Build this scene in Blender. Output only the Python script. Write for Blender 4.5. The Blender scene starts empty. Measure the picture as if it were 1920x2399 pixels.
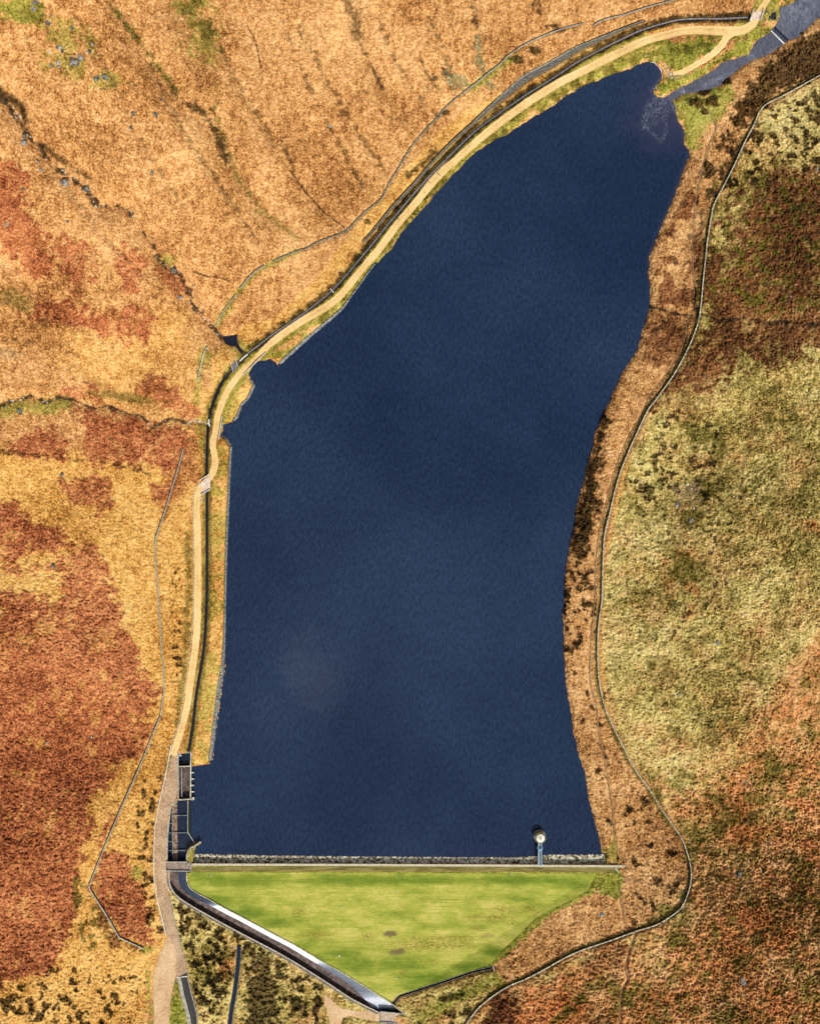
import bpy, math, random
import numpy as np
from mathutils import Vector
from mathutils.geometry import delaunay_2d_cdt

random.seed(7)
RNG = np.random.default_rng(11)
SC = bpy.context.scene
COL = SC.collection

# ------------------------------------------------------------------ camera, sky, sun, exposure
S = 0.30            # metres of ground per photo pixel at lake level
H = 500.0           # drone height above the lake
CU, CV = 960.0, 1199.5

cam_d = bpy.data.cameras.new("camera")
cam_d.sensor_fit = 'VERTICAL'
cam_d.sensor_height = 24.0
cam_d.angle_y = 2 * math.atan(CV * S / H)
cam_d.clip_start = 1.0
cam_d.clip_end = 6000.0
cam = bpy.data.objects.new("camera", cam_d)
cam.location = (0, 0, H)
COL.objects.link(cam)
SC.camera = cam

SUN_EL = math.radians(41)
sx, sy = 0.42, -0.91
SUN_AZ = math.atan2(sx, sy)
sun_vec = Vector((math.sin(SUN_AZ) * math.cos(SUN_EL), math.cos(SUN_AZ) * math.cos(SUN_EL), math.sin(SUN_EL)))
sd = bpy.data.lights.new("sun", 'SUN')
sd.energy = 4.3
sd.angle = math.radians(0.5)
sd.color = (1.0, 0.95, 0.87)
so = bpy.data.objects.new("sun", sd)
so.rotation_euler = sun_vec.to_track_quat('Z', 'Y').to_euler()
so.location = (120, -260, 300)
COL.objects.link(so)

world = bpy.data.worlds.new("World")
SC.world = world
world.use_nodes = True
wn, wl = world.node_tree.nodes, world.node_tree.links
wn.clear()
w_out = wn.new('ShaderNodeOutputWorld')
w_bg = wn.new('ShaderNodeBackground')
w_sky = wn.new('ShaderNodeTexSky')
w_sky.sky_type = 'NISHITA'
w_sky.sun_disc = False
w_sky.sun_elevation = SUN_EL
w_sky.sun_rotation = SUN_AZ
w_bg.inputs['Strength'].default_value = 0.08
# scattered white clouds high in the sky (they show only as soft reflections in the lake)
w_tc = wn.new('ShaderNodeTexCoord')
w_n = wn.new('ShaderNodeTexNoise')
w_n.inputs['Scale'].default_value = 2.3
w_n.inputs['Detail'].default_value = 5
w_r = wn.new('ShaderNodeValToRGB')
w_r.color_ramp.elements[0].position = 0.44
w_r.color_ramp.elements[1].position = 0.64
w_r.color_ramp.elements[1].color = (0.75, 0.75, 0.75, 1)
w_mix = wn.new('ShaderNodeMix'); w_mix.data_type = 'RGBA'
w_mix.inputs['B'].default_value = (9.0, 9.4, 10.0, 1)
w_dot = wn.new('ShaderNodeVectorMath'); w_dot.operation = 'DISTANCE'
w_dot.inputs[1].default_value = Vector((-76, -110, 500)).normalized()
w_warp = wn.new('ShaderNodeTexNoise'); w_warp.inputs['Scale'].default_value = 14.0; w_warp.inputs['Detail'].default_value = 4
w_add = wn.new('ShaderNodeMath'); w_add.operation = 'MULTIPLY_ADD'; w_add.inputs[1].default_value = 0.24
w_cr = wn.new('ShaderNodeValToRGB')
w_cr.color_ramp.elements[0].position = 0.10; w_cr.color_ramp.elements[0].color = (1, 1, 1, 1)
w_cr.color_ramp.elements[1].position = 0.24; w_cr.color_ramp.elements[1].color = (0, 0, 0, 1)
w_mix2 = wn.new('ShaderNodeMix'); w_mix2.data_type = 'RGBA'; w_mix2.inputs['B'].default_value = (22.0, 23.0, 25.0, 1)
wl.new(w_tc.outputs['Generated'], w_dot.inputs[0]); wl.new(w_tc.outputs['Generated'], w_warp.inputs['Vector'])
wl.new(w_warp.outputs['Fac'], w_add.inputs[0]); wl.new(w_dot.outputs['Value'], w_add.inputs[2]); wl.new(w_add.outputs[0], w_cr.inputs[0])
wl.new(w_tc.outputs['Generated'], w_n.inputs['Vector'])
wl.new(w_n.outputs['Fac'], w_r.inputs['Fac'])
wl.new(w_r.outputs['Color'], w_mix.inputs['Factor'])
wl.new(w_sky.outputs['Color'], w_mix.inputs['A'])
wl.new(w_cr.outputs['Color'], w_mix2.inputs['Factor']); wl.new(w_mix.outputs['Result'], w_mix2.inputs['A'])
wl.new(w_mix2.outputs['Result'], w_bg.inputs['Color'])
wl.new(w_bg.outputs['Background'], w_out.inputs['Surface'])

SC.view_settings.view_transform = 'Standard'
SC.view_settings.look = 'None'
SC.view_settings.exposure = 0.45
SC.view_settings.gamma = 1.0
SC.view_settings.use_curve_mapping = False
SC.render.engine = 'CYCLES'
SC.cycles.max_bounces = 4
SC.cycles.diffuse_bounces = 2

# ------------------------------------------------------------------ traced outlines (photo pixels)
RES = [(470,2001),(640,2006),(860,2008),(1100,2010),(1210,2010),(1250,2008),(1280,2004),(1405,2003),(1410,2000),
 (1408,1978),(1399,1948),(1391,1915),(1380,1867),(1369,1800),(1365,1795),(1354,1756),(1343,1712),(1339,1663),(1328,1619),
 (1324,1571),(1321,1515),(1320,1441),(1324,1378),(1328,1326),(1336,1282),(1345,1248),(1350,1200),(1354,1178),(1369,1126),
 (1376,1093),(1388,1052),(1395,1015),(1410,978),(1426,945),(1443,908),(1458,871),(1480,841),(1493,819),(1504,782),(1517,745),
 (1525,711),(1523,660),(1521,637),(1523,600),(1536,567),(1554,519),(1573,482),(1588,434),(1606,389),(1617,365),(1616,348),
 (1603,337),(1603,304),(1588,282),(1586,260),(1577,237),(1562,226),(1540,226),(1530,215),(1540,200),(1552,182),(1547,163),
 (1532,146),(1514,143),(1480,156),(1443,171),(1369,197),(1317,230),(1280,256),(1233,282),(1189,311),(1152,330),(1111,356),
 (1066,400),(1033,437),(992,486),(948,534),(920,575),(898,598),(877,619),(855,649),(830,682),(813,709),(803,722),(764,756),
 (724,791),(690,821),(652,857),(646,850),(632,841),(615,842),(600,850),(585,870),(583,876),(590,890),(598,903),(583,935),
 (565,950),(556,980),(545,987),(522,993),(519,1012),(519,1018),(528,1023),(535,1030),(543,1045),(540,1100),(536,1200),
 (533,1270),(530,1400),(528,1500),(527,1560),(520,1600),(508,1690),(497,1780),(490,1788),(455,1793),(447,1797),(447,1876),
 (449,1950),(457,1974),(470,1974),(457,1982),(455,2000)]
RIV = [(1570,240),(1556,226),(1575,215),(1595,203),(1636,182),(1673,159),(1688,145),(1717,137),(1751,126),(1766,100),(1805,70),(1818,56),(1825,37),
 (1825,19),(1858,7),(1873,-10),(1960,-130),(2100,-320),(2220,-250),(2050,-80),(1935,20),(1920,37),(1888,67),(1866,89),(1840,95),(1832,107),(1814,119),(1799,130),
 (1769,141),(1758,145),(1732,163),(1688,200),(1658,215),(1614,219),(1599,222),(1577,237)]
TRACK = [(1850,-80),(1820,-40),(1799,-6),(1786,15),(1773,35),(1762,56),(1740,69),(1710,73),(1669,70),(1632,69),(1595,72),(1562,80),
 (1521,91),(1480,108),(1443,126),(1399,148),(1354,171),(1317,189),(1280,211),(1233,241),(1196,267),(1152,300),(1107,337),(1066,374),
 (1033,404),(1003,437),(966,482),(929,525),(891,577),(855,619),(820,663),(794,694),(768,715),(733,737),(690,763),(655,788),(634,805),
 (605,832),(582,853),(562,876),(543,901),(528,926),(518,950),(510,976),(505,1009),(500,1030),(499,1045),(503,1070),(504,1085),(498,1108),
 (484,1128),(468,1147),(462,1171),(460,1200),(462,1237),(463,1348),(462,1441),(457,1515),(447,1589),(436,1663),(419,1726),(405,1770)]
TRACK_W = [14,14,14,15,16,18,22,24,24,22,21,21,20,20,20,20,20,20,20,20,20,20,20,20,20,20,20,20,20,20,19,19,19,19,18,17,16,
 16,16,15,15,15,15,15,15,15,15,15,16,16,16,16,16,16,17,18,18,18,18,17,16,17]
BRANCH = [(1712,78),(1700,88),(1691,104),(1673,122),(1647,141),(1621,156),(1598,168),(1575,172)]
CHAN = [(1752,41),(1688,44),(1632,44),(1588,47),(1540,59),(1495,74),(1450,95),(1402,119),(1354,145),(1317,169),(1280,193),(1233,222),
 (1178,260),(1122,300),(1085,334),(1048,371),(1011,408),(974,449),(937,493),(900,537),(881,562),(846,604),(811,646),(785,674),(771,688),
 (742,712),(707,738),(663,768),(634,788),(611,806),(588,823),(576,833),(559,850),(541,868),(525,888),(513,911),(503,934),(495,959),
 (489,990),(487,1010),(485,1063),(484,1119),(485,1156),(485,1200),(485,1274),(485,1367),(483,1441),(480,1497),(473,1552),(465,1597),
 (458,1645),(452,1700),(444,1749),(441,1764)]
WALL_E = [(1960,158),(1920,176),(1873,202),(1829,226),(1795,243),(1777,263),(1766,289),(1743,334),(1721,382),(1699,426),(1673,475),(1666,501),(1656,564),
 (1652,600),(1647,648),(1638,737),(1625,782),(1606,826),(1577,878),(1540,930),(1517,960),(1499,997),(1477,1045),(1454,1101),(1439,1152),
 (1428,1200),(1415,1256),(1411,1330),(1409,1404),(1401,1467),(1399,1534),(1403,1600),(1417,1660),(1436,1704),(1462,1756),(1488,1804),
 (1517,1844),(1547,1893),(1573,1930),(1595,1963),(1608,1997),(1617,2034),(1617,2067),(1608,2100),(1595,2126),(1573,2145),(1536,2167),
 (1488,2182),(1428,2204),(1365,2225),(1321,2245),(1280,2268),(1233,2293),(1196,2308),(1159,2330),(1122,2360),(1096,2393),(1080,2425)]
WALL_NE = [(1640,-22),(1576,0),(1513,17),(1466,33),(1428,42),(1402,51),(1389,61)]
WALL_N = [(1368,54),(1335,62),(1297,74),(1262,88),(1233,102),(1213,114),(1190,130),(1171,150),(1150,166),(1128,184),(1108,200),(1085,217)]
WALL_RUIN = [(1085,217),(1062,234),(1041,254),(1025,274),(1000,300),(982,320),(962,345),(942,378),(927,403),(916,420),(905,442),(895,462),
 (882,475),(860,492),(838,512),(820,533),(800,546),(770,557),(745,567),(720,580),(690,590),(660,602),(640,612)]
WALL_NW = [(620,622),(606,630),(590,643),(575,660),(562,676)]
WALL_NW2 = [(554,690),(541,705),(528,722),(519,737),(512,750),(507,762)]
WALL_SHORT = [(487,812),(478,826),(473,845),(468,868),(464,893)]
WALL_W = [(429,1052),(423,1078),(408,1127),(389,1190),(378,1222),(365,1259),(363,1274),(367,1348),(373,1422),(378,1515),(384,1574),(384,1619),
 (376,1678),(360,1715),(341,1764),(323,1807),(289,1882),(256,1959),(230,2022),(209,2076),(211,2085),(245,2137),(280,2197),(337,2223)]
RET_TOP = [(1512,49),(1465,66),(1410,90),(1354,114),(1317,136),(1280,158),(1233,183),(1196,213),(1159,243),(1103,294),(1059,334),(1011,384),(974,428),(922,484),(877,540),(850,570)]
RET_W =   [2,5,9,12,14,16,17,14,9,5,4,4,4,4,3,2]
PATH_E = [(1655,255),(1668,276),(1675,292),(1673,310),(1658,341),(1645,389),(1636,426),(1628,475),(1623,519),(1621,600),(1625,674),(1621,726),(1608,756),(1602,796),
 (1584,841),(1547,893),(1521,926),(1499,974),(1469,1026),(1443,1089),(1425,1152),(1413,1200),(1402,1248),(1394,1319),(1391,1415),(1384,1482),
 (1380,1571),(1384,1612),(1395,1652),(1402,1719),(1417,1793),(1425,1844),(1432,1893),(1438,1956),(1447,1993),(1458,2019)]
PATH_E2 = [(1447,2062),(1452,2104),(1458,2141),(1465,2167),(1482,2178),(1487,2189),(1473,2226),(1464,2271),(1469,2297),(1456,2319),(1452,2356),(1450,2420)]
ST1 = [(-40,190),(0,225),(25,250),(45,275),(70,320),(95,352),(130,390),(165,412),(200,440),(218,468),(230,482),(270,482),(300,490),(318,515),(330,540),(355,565),
 (371,611),(395,622),(412,632),(430,658),(440,680),(452,711),(470,735),(482,750),(505,775),(522,791)]
ST2 = [(-40,970),(0,952),(22,941),(45,938),(70,926),(90,935),(107,943),(130,935),(145,931),(165,936),(185,941),(205,952),(222,958),(240,955),(252,949),(268,958),(282,961),(300,970),(319,971),(332,975),
 (341,982),(350,1000),(358,1002),(380,988),(400,981),(420,984),(441,994),(450,984),(460,984),(470,990),(489,993)]
ST3 = [(1521,720),(1545,724),(1562,730),(1590,737),(1614,740),(1643,738),(1660,742),(1680,751),(1710,748),(1743,745),(1770,750),(1799,757),(1840,756),(1888,759),(1920,762),(1990,770)]
POND = [(521,788),(533,786),(546,784),(557,781),(557,800),(563,812),(568,818),(573,824),(566,830),(558,822),(551,812),(538,811),(526,805)]
ROAD_L = [(409,1752),(402,1775),(397,1800),(389,1830),(380,1868),(373,1903),(367,1941),(365,1993),(365,2056),(373,2108),(383,2150),(391,2190),(399,2230),(408,2268),(412,2290)]
ROAD_R = [(419,1752),(417,1775),(416,1800),(415,1830),(414,1868),(402,1885),(394,1910),(390,1948),(389,1993),(389,2056),(394,2090),(404,2141),(415,2189),(428,2240),(439,2286)]
DIRT = [(393,2190),(412,2225),(412,2290),(404,2319),(399,2356),(393,2425),(366,2425),(361,2365),(359,2320),(360,2282),(374,2238)]
BASIN = [(416,1764),(450,1763),(450,1876),(449,1950),(456,1972),(440,1990),(437,2021),(391,2021),(391,1950),(400,1892),(412,1878),(416,1874)]
CH_L = [(397,2038),(397,2058),(400,2075),(408,2090),(422,2104),(440,2116),(460,2128),(519,2161),(586,2197),(640,2225),(696,2257),(770,2304),(825,2340),(887,2371)]
CH_R = [(437,2038),(437,2060),(440,2074),(448,2084),(456,2090),(466,2096),(482,2104),(519,2125),(586,2160),(640,2189),(692,2216),(748,2250),(807,2283),(862,2317),(914,2350),(949,2378)]
MOWN = [(447,2043),(900,2045),(1396,2047),(1385,2068),(1376,2086),(1336,2107),(1280,2136),(1248,2156),(1226,2178),(1196,2208),(1166,2234),(1159,2248),(1140,2262),(1103,2275),
 (1040,2297),(981,2315),(933,2331),(918,2345),(864,2314),(809,2280),(750,2247),(694,2213),(642,2186),(588,2157),(521,2122),(484,2101),(460,2089),(445,2072)]
DRAIN = [(1156,2266),(1103,2278),(1040,2300),(981,2319),(937,2333),(930,2340),(919,2353)]
LEAT = [(560,2216),(558,2255),(553,2300),(549,2330),(543,2362),(535,2425)]
SBOX_L = [(415,2289),(423,2330),(432,2365),(441,2400),(446,2425)]
SBOX_R = [(440,2287),(449,2325),(457,2355),(463,2378),(463,2425)]
BDIRT = [(759,2328),(772,2338),(786,2352),(800,2363),(830,2367),(893,2373),(893,2393),(870,2390),(850,2386),(820,2380),(803,2384),(797,2400),(797,2425),(780,2425),(768,2375),(760,2345)]

# ------------------------------------------------------------------ numeric helpers
def smooth(a, b, x):
    t = np.clip((x - a) / (b - a), 0, 1)
    return t * t * (3 - 2 * t)

def seg_dist(px, py, poly, closed):
    P = np.asarray(poly, float)
    A = P if closed else P[:-1]
    B = np.roll(P, -1, 0) if closed else P[1:]
    best = np.full(px.shape, 1e18)
    for (ax, ay), (bx, by) in zip(A, B):
        dx, dy = bx - ax, by - ay
        L = dx * dx + dy * dy + 1e-12
        t = np.clip(((px - ax) * dx + (py - ay) * dy) / L, 0, 1)
        qx = px - ax - t * dx; qy = py - ay - t * dy
        np.minimum(best, qx * qx + qy * qy, out=best)
    return np.sqrt(best)

def inside(px, py, poly):
    P = np.asarray(poly, float)
    c = np.zeros(px.shape, bool)
    x0, y0 = P[-1]
    for x1, y1 in P:
        if y0 != y1:
            c ^= ((y1 > py) != (y0 > py)) & (px < (x0 - x1) * (py - y1) / (y0 - y1) + x1)
        x0, y0 = x1, y1
    return c

def sdf(px, py, poly):
    d = seg_dist(px, py, poly, True)
    return np.where(inside(px, py, poly), -d, d)

_lat = {}
def vnoise(u, v, wl, seed=0):
    """value noise 0..1, wavelength wl photo pixels"""
    key = seed
    if key not in _lat:
        _lat[key] = np.random.default_rng(1000 + seed).random((512, 512)).astype(np.float32)
    T = _lat[key]
    th = 0.47 + seed * 1.913
    c_, s_ = math.cos(th), math.sin(th)
    x = (u * c_ - v * s_) / wl + 211.3 + seed * 3.7; y = (u * s_ + v * c_) / wl + 157.9
    xi = np.floor(x).astype(np.int64); yi = np.floor(y).astype(np.int64)
    fx = (x - xi).astype(np.float32); fy = (y - yi).astype(np.float32)
    fx = fx * fx * (3 - 2 * fx); fy = fy * fy * (3 - 2 * fy)
    xi &= 511; yi &= 511
    x1 = (xi + 1) & 511; y1 = (yi + 1) & 511
    a = T[yi, xi] * (1 - fx) + T[yi, x1] * fx
    b = T[y1, xi] * (1 - fx) + T[y1, x1] * fx
    return a * (1 - fy) + b * fy

def fbm(u, v, wl, octs=4, seed=0, gain=0.55):
    s = 0; a = 1; t = 0
    for i in range(octs):
        s = s + a * vnoise(u, v, wl / 2 ** i, seed + i)
        t += a; a *= gain
    return s / t - 0.5

def catmull(poly, sub=6):
    P = np.asarray(poly, float)
    out = []
    n = len(P)
    for i in range(n - 1):
        p0 = P[max(i - 1, 0)]; p1 = P[i]; p2 = P[i + 1]; p3 = P[min(i + 2, n - 1)]
        for k in range(sub):
            t = k / sub
            out.append(0.5 * ((2 * p1) + (-p0 + p2) * t + (2 * p0 - 5 * p1 + 4 * p2 - p3) * t * t + (-p0 + 3 * p1 - 3 * p2 + p3) * t ** 3))
    out.append(P[-1])
    return np.array(out)

def resample(poly, step=None, n=None, sm=True, extra=None):
    P = np.asarray(poly, float)
    E = None if extra is None else np.asarray(extra, float)
    if sm and len(P) > 2:
        Q = catmull(P)
        if E is not None:
            k = np.arange(len(P)); E = np.interp(np.linspace(0, len(P) - 1, len(Q)), k, E)
        P = Q
    d = np.concatenate([[0], np.cumsum(np.hypot(*np.diff(P, axis=0).T))])
    if n is None:
        n = max(2, int(round(d[-1] / step)) + 1)
    t = np.linspace(0, d[-1], n)
    R = np.stack([np.interp(t, d, P[:, 0]), np.interp(t, d, P[:, 1])], 1)
    if E is not None:
        return R, np.interp(t, d, E)
    return R

def normals2(P):
    T = np.gradient(P, axis=0)
    T /= np.linalg.norm(T, axis=1)[:, None] + 1e-9
    return np.stack([-T[:, 1], T[:, 0]], 1)

def world_pts(u, v, z):
    u = np.asarray(u, float); v = np.asarray(v, float); z = np.asarray(z, float)
    k = S * (H - z) / H
    return np.stack([(u - CU) * k, -(v - CV) * k, z + 0 * u], -1)

# ------------------------------------------------------------------ ground shape
def axis_vals(lo, hi, step, far_lo, far_hi):
    inner = np.arange(lo, hi + 0.1, step)
    def grow(start, end, sgn):
        out = []; x = start; st = step * 2.5
        while (x - end) * sgn < 0:
            x += sgn * st; out.append(x); st = min(st * 1.25, 160)
        return out
    return np.array(grow(lo, far_lo, -1)[::-1] + list(inner) + grow(hi, far_hi, 1))

GU = axis_vals(-80, 2000, 2.0, -3600, 5500)
GV = axis_vals(-80, 2480, 2.0, -3600, 6000)
NU, NV = len(GU), len(GV)
UU, VV = np.meshgrid(GU, GV)

# coarse distance field for the hillsides
cu = np.arange(-3700, 5700, 20.0); cv = np.arange(-3700, 6200, 20.0)
CUU, CVV = np.meshgrid(cu, cv)
dc = np.minimum(sdf(CUU, CVV, RES[::2]), sdf(CUU, CVV, RIV))
AX = seg_dist(CUU, CVV, [(2100, -320), (4200, -2600), (5600, -3600)], False) - 40
dc = np.minimum(dc, AX)
def blur(a, r, it=3):
    for _ in range(it):
        for ax in (0, 1):
            p = np.pad(a, [(r, r) if i == ax else (0, 0) for i in (0, 1)], mode='edge')
            c = np.cumsum(p, ax)
            z = np.zeros_like(np.take(c, [0], ax))
            c = np.concatenate([z, c], ax)
            n = 2 * r + 1
            a = (np.take(c, range(n, c.shape[ax]), ax) - np.take(c, range(0, c.shape[ax] - n), ax)) / n
    return a
db = blur(dc, 2, 3)
def grid_lookup(A, xs, ys, u, v):
    fx = np.interp(u, xs, np.arange(len(xs))); fy = np.interp(v, ys, np.arange(len(ys)))
    i = np.clip(fx.astype(int), 0, len(xs) - 2); j = np.clip(fy.astype(int), 0, len(ys) - 2)
    fx = fx - i; fy = fy - j
    return (A[j, i] * (1 - fx) + A[j, i + 1] * fx) * (1 - fy) + (A[j + 1, i] * (1 - fx) + A[j + 1, i + 1] * fx) * fy

D_coarse = grid_lookup(dc, cu, cv, UU, VV)
D_hill = grid_lookup(db, cu, cv, UU, VV)
D = D_coarse.copy()
band = np.abs(D_coarse) < 70
D[band] = np.minimum(sdf(UU[band], VV[band], RES), sdf(UU[band], VV[band], RIV))
# natural wobble of the earth shores, none along the masonry
man = np.maximum(smooth(30, 4, seg_dist(UU, VV, [(455, 1793), (470, 2001), (860, 2008), (1405, 2003)], False)),
                 smooth(24, 4, np.minimum(seg_dist(UU, VV, [(449, 1790), (456, 1980)], False),
                                          seg_dist(UU, VV, [(543, 1045), (536, 1200), (528, 1500), (520, 1600), (497, 1780)], False))))
man = np.maximum(man, smooth(26, 8, seg_dist(UU, VV, [(1524,145),(1543,157),(1552,182),(1540,200),(1530,214),(1560,228)], False)))
D += (1 - man) * (fbm(UU, VV, 22, 3, 5) * 7.0) * smooth(60, 20, np.abs(D))

GULLIES = [(ST1, 6.0, 34), (ST1, 1.5, 9), (ST2, 1.6, 14), (ST3, 1.2, 12),
 ([(250,-60),(300,60),(380,170),(440,250),(490,290),(520,350),(560,420),(620,500)], 5.0, 36),
 ([(820,-60),(830,70),(860,130),(890,190),(920,230),(940,262)], 3.5, 24),
 ([(570,40),(600,100),(615,170),(640,240),(660,360),(740,480),(810,535)], 1.6, 14),
 ([(930,-20),(960,110),(1010,190)], 1.4, 14), ([(1110,-40),(1113,90),(1125,160)], 1.8, 12),
 ([(700,60),(760,180),(830,300),(900,400)], 1.8, 12), ([(480,40),(560,200),(640,330)], 1.8, 14), ([(350,150),(420,290),(520,440),(600,560)], 1.4, 10), ([(880,30),(930,150),(990,240)], 1.6, 10),
 ([(180,40),(260,180),(330,330),(420,470)], 1.8, 16), ([(150,420),(230,540),(330,640)], 1.4, 12), ([(1000,30),(1040,120),(1060,190)], 1.4, 9),
 ([(160,800),(200,870),(290,920),(430,965)], 1.6, 18), ([(-40,560),(60,660),(160,740),(260,790)], 1.8, 22)]

def smooth_ground():
    u, v, d = UU, VV, D
    left = smooth(1150, 850, u + (1200 - v) * 0.55 - 60)
    kh = 0.30 * left + 0.17 * (1 - left)
    bank = np.where(d > 0, 3.0 * (1 - np.exp(-np.maximum(d, 0) / 13)), np.maximum(-4, 0.14 * d))
    dh = np.maximum(D_hill - 62, 0)
    up = bank + kh * S * (dh * dh / (dh + 60))
    big = smooth(60, 260, D_hill)
    up += big * (fbm(u, v, 420, 2, 21) * 16 + fbm(u, v, 130, 2, 25) * 4.0)
    dn = -27 + 0.19 * S * np.abs(u - 900) + fbm(u, v, 300, 2, 31) * 3 * smooth(250, 600, np.abs(u - 900))
    dn += 0.03 * S * np.maximum(np.abs(u - 900) - 600, 0)
    ext = smooth(1560, 1800, u) + smooth(330, 100, u)
    wide = smooth(1440, 1530, u) + smooth(400, 330, u)
    t = smooth(2022 - 130 * wide, 2075 + 240 * wide, v)
    z = up * (1 - t) + dn * t
    dam = np.where(v < 2041, 2.1, 2.1 - 0.30 * S * (v - 2041))
    on = smooth(2014, 2019, v) * smooth(395, 402, u) * smooth(1475, 1440, u)
    dam = np.where(on > 0.5, dam, -100)
    z = np.maximum(z, dam)
    for poly, dep, wd in GULLIES:
        P = np.asarray(poly, float)
        m = (u > P[:, 0].min() - 3 * wd) & (u < P[:, 0].max() + 3 * wd) & (v > P[:, 1].min() - 3 * wd) & (v < P[:, 1].max() + 3 * wd)
        dd = seg_dist(u[m], v[m], poly, False)
        z[m] -= dep * np.exp(-(dd / wd) ** 2) * smooth(8, 40, D[m])
    return z

ZG = smooth_ground()
def Z(u, v):
    return grid_lookup(ZG, GU, GV, np.asarray(u, float), np.asarray(v, float))
def P3(u, v, dz=0.0):
    """world point standing dz metres above the ground at a photo pixel"""
    z = float(Z(np.array([u]), np.array([v]))[0]) + dz
    return Vector(world_pts(np.array([u]), np.array([v]), np.array([z]))[0])

def local(poly, pad):
    P = np.asarray(poly, float)
    i0, i1 = np.searchsorted(GU, [P[:, 0].min() - pad, P[:, 0].max() + pad])
    j0, j1 = np.searchsorted(GV, [P[:, 1].min() - pad, P[:, 1].max() + pad])
    return slice(max(j0, 0), j1), slice(max(i0, 0), i1)

# ground as rendered: smooth ground + trenches + rough vegetation
ZT = ZG.copy()
FLAT = np.ones_like(ZG)          # 0 where the rough vegetation is suppressed
def flat_line(poly, half, soft=4):
    s = local(poly, half + soft + 4)
    dd = seg_dist(UU[s], VV[s], poly, False)
    FLAT[s] *= smooth(half - 1, half + soft, dd)
    return s, dd
def carve_line(poly, half, depth, soft=2.0):
    s, dd = flat_line(poly, half + 3, 4)
    ZT[s] = np.minimum(ZT[s], ZG[s] - depth * (1 - smooth(half - soft, half, dd)))
def carve_poly(poly, depth=None, zabs=None, soft=2.0):
    s = local(poly, 14)
    dd = sdf(UU[s], VV[s], poly)
    FLAT[s] *= smooth(1, 8, dd)
    m = 1 - smooth(-soft, 0, dd)
    tgt = ZG[s] - depth if zabs is None else np.full(dd.shape, zabs)
    ZT[s] = np.where(m > 0, ZT[s] * (1 - m) + np.minimum(tgt, ZT[s]) * m, ZT[s])

tr_s, tr_w = resample(TRACK, step=6, extra=TRACK_W)
s, dd = flat_line(tr_s[::2], 12, 5); ZT[s] -= 0.25 * (1 - smooth(6, 9, dd))
s, dd = flat_line(BRANCH, 8, 4); ZT[s] -= 0.2 * (1 - smooth(3, 6, dd))
carve_line(resample(CHAN, step=10), 4.2, 1.5)
for w_ in (WALL_E, WALL_NE, WALL_N, WALL_RUIN, WALL_W, WALL_NW, WALL_NW2, WALL_SHORT): flat_line(w_, 3, 4)
for w_ in (PATH_E, PATH_E2): 
    s, dd = flat_line(w_, 3, 3); ZT[s] -= 0.15 * (1 - smooth(1, 4, dd))
ROADP = ROAD_L + ROAD_R[::-1]
carve_poly(ROADP, depth=0.22); carve_poly(DIRT, depth=0.22); carve_poly(BDIRT, depth=0.22)
carve_poly(BASIN, zabs=-1.9)
CHP = CH_L + CH_R[::-1]
carve_poly(CHP, depth=5.0)
carve_poly(SBOX_L + SBOX_R[::-1], depth=2.4)
carve_line(LEAT, 6, 1.6); carve_line(DRAIN, 4, 1.6)
carve_poly(POND, depth=1.4)
s = local(MOWN, 14); dd = sdf(UU[s], VV[s], MOWN); FLAT[s] *= smooth(0, 5, dd); ZT[s] -= 0.25 * (1 - smooth(-6, -3, dd))
FLAT *= 1 - (smooth(2012, 2017, VV) * (1 - smooth(2041, 2047, VV)) * smooth(400, 405, UU) * (1 - smooth(1440, 1450, UU)))
FLAT *= smooth(-8, 3, D)
APRONS = [([(541,1047),(538,1100),(534,1200),(531,1270),(528,1400),(526,1500),(522,1560),(514,1610),(507,1660),(501,1710),(497,1750),(492,1782)], [5,5,5,5,4,5,8,9,8,8,8,6], 'long grey stone pitching along the straight west bank'),
 ([(878,618),(856,648),(832,682),(812,710),(801,724),(764,756),(724,790),(690,820),(655,852)], [2,3,3,4,5,7,8,8,7], 'grey stone pitching below the track above the small bay'),
 ([(588,890),(595,903),(582,932),(567,948),(557,975),(548,985)], [5,6,5,6,6,6], 'grey stone pitching around the grassy point by the footbridge'),
 ([(520,1020),(530,1027),(541,1045)], [3,4,5], 'short stone pitched corner below the second culvert')]
for ap, aw, _ in APRONS:
    s, dd = flat_line(ap, 4, 3); ZT[s] -= 0.7 * (1 - smooth(3.0, 5.5, dd))
s, dd = flat_line(RET_TOP, 8, 4); ZT[s] -= 1.0 * (1 - smooth(4, 9, dd))
pz = smooth(1996, 2002, VV) * (1 - smooth(2021, 2025, VV)) * smooth(450, 456, UU) * (1 - smooth(1412, 1424, UU))
ZT -= 2.4 * pz
ZT[(VV > 2016) & (VV < 2044) & (UU > 384) & (UU < 447)] -= 1.6

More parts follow.
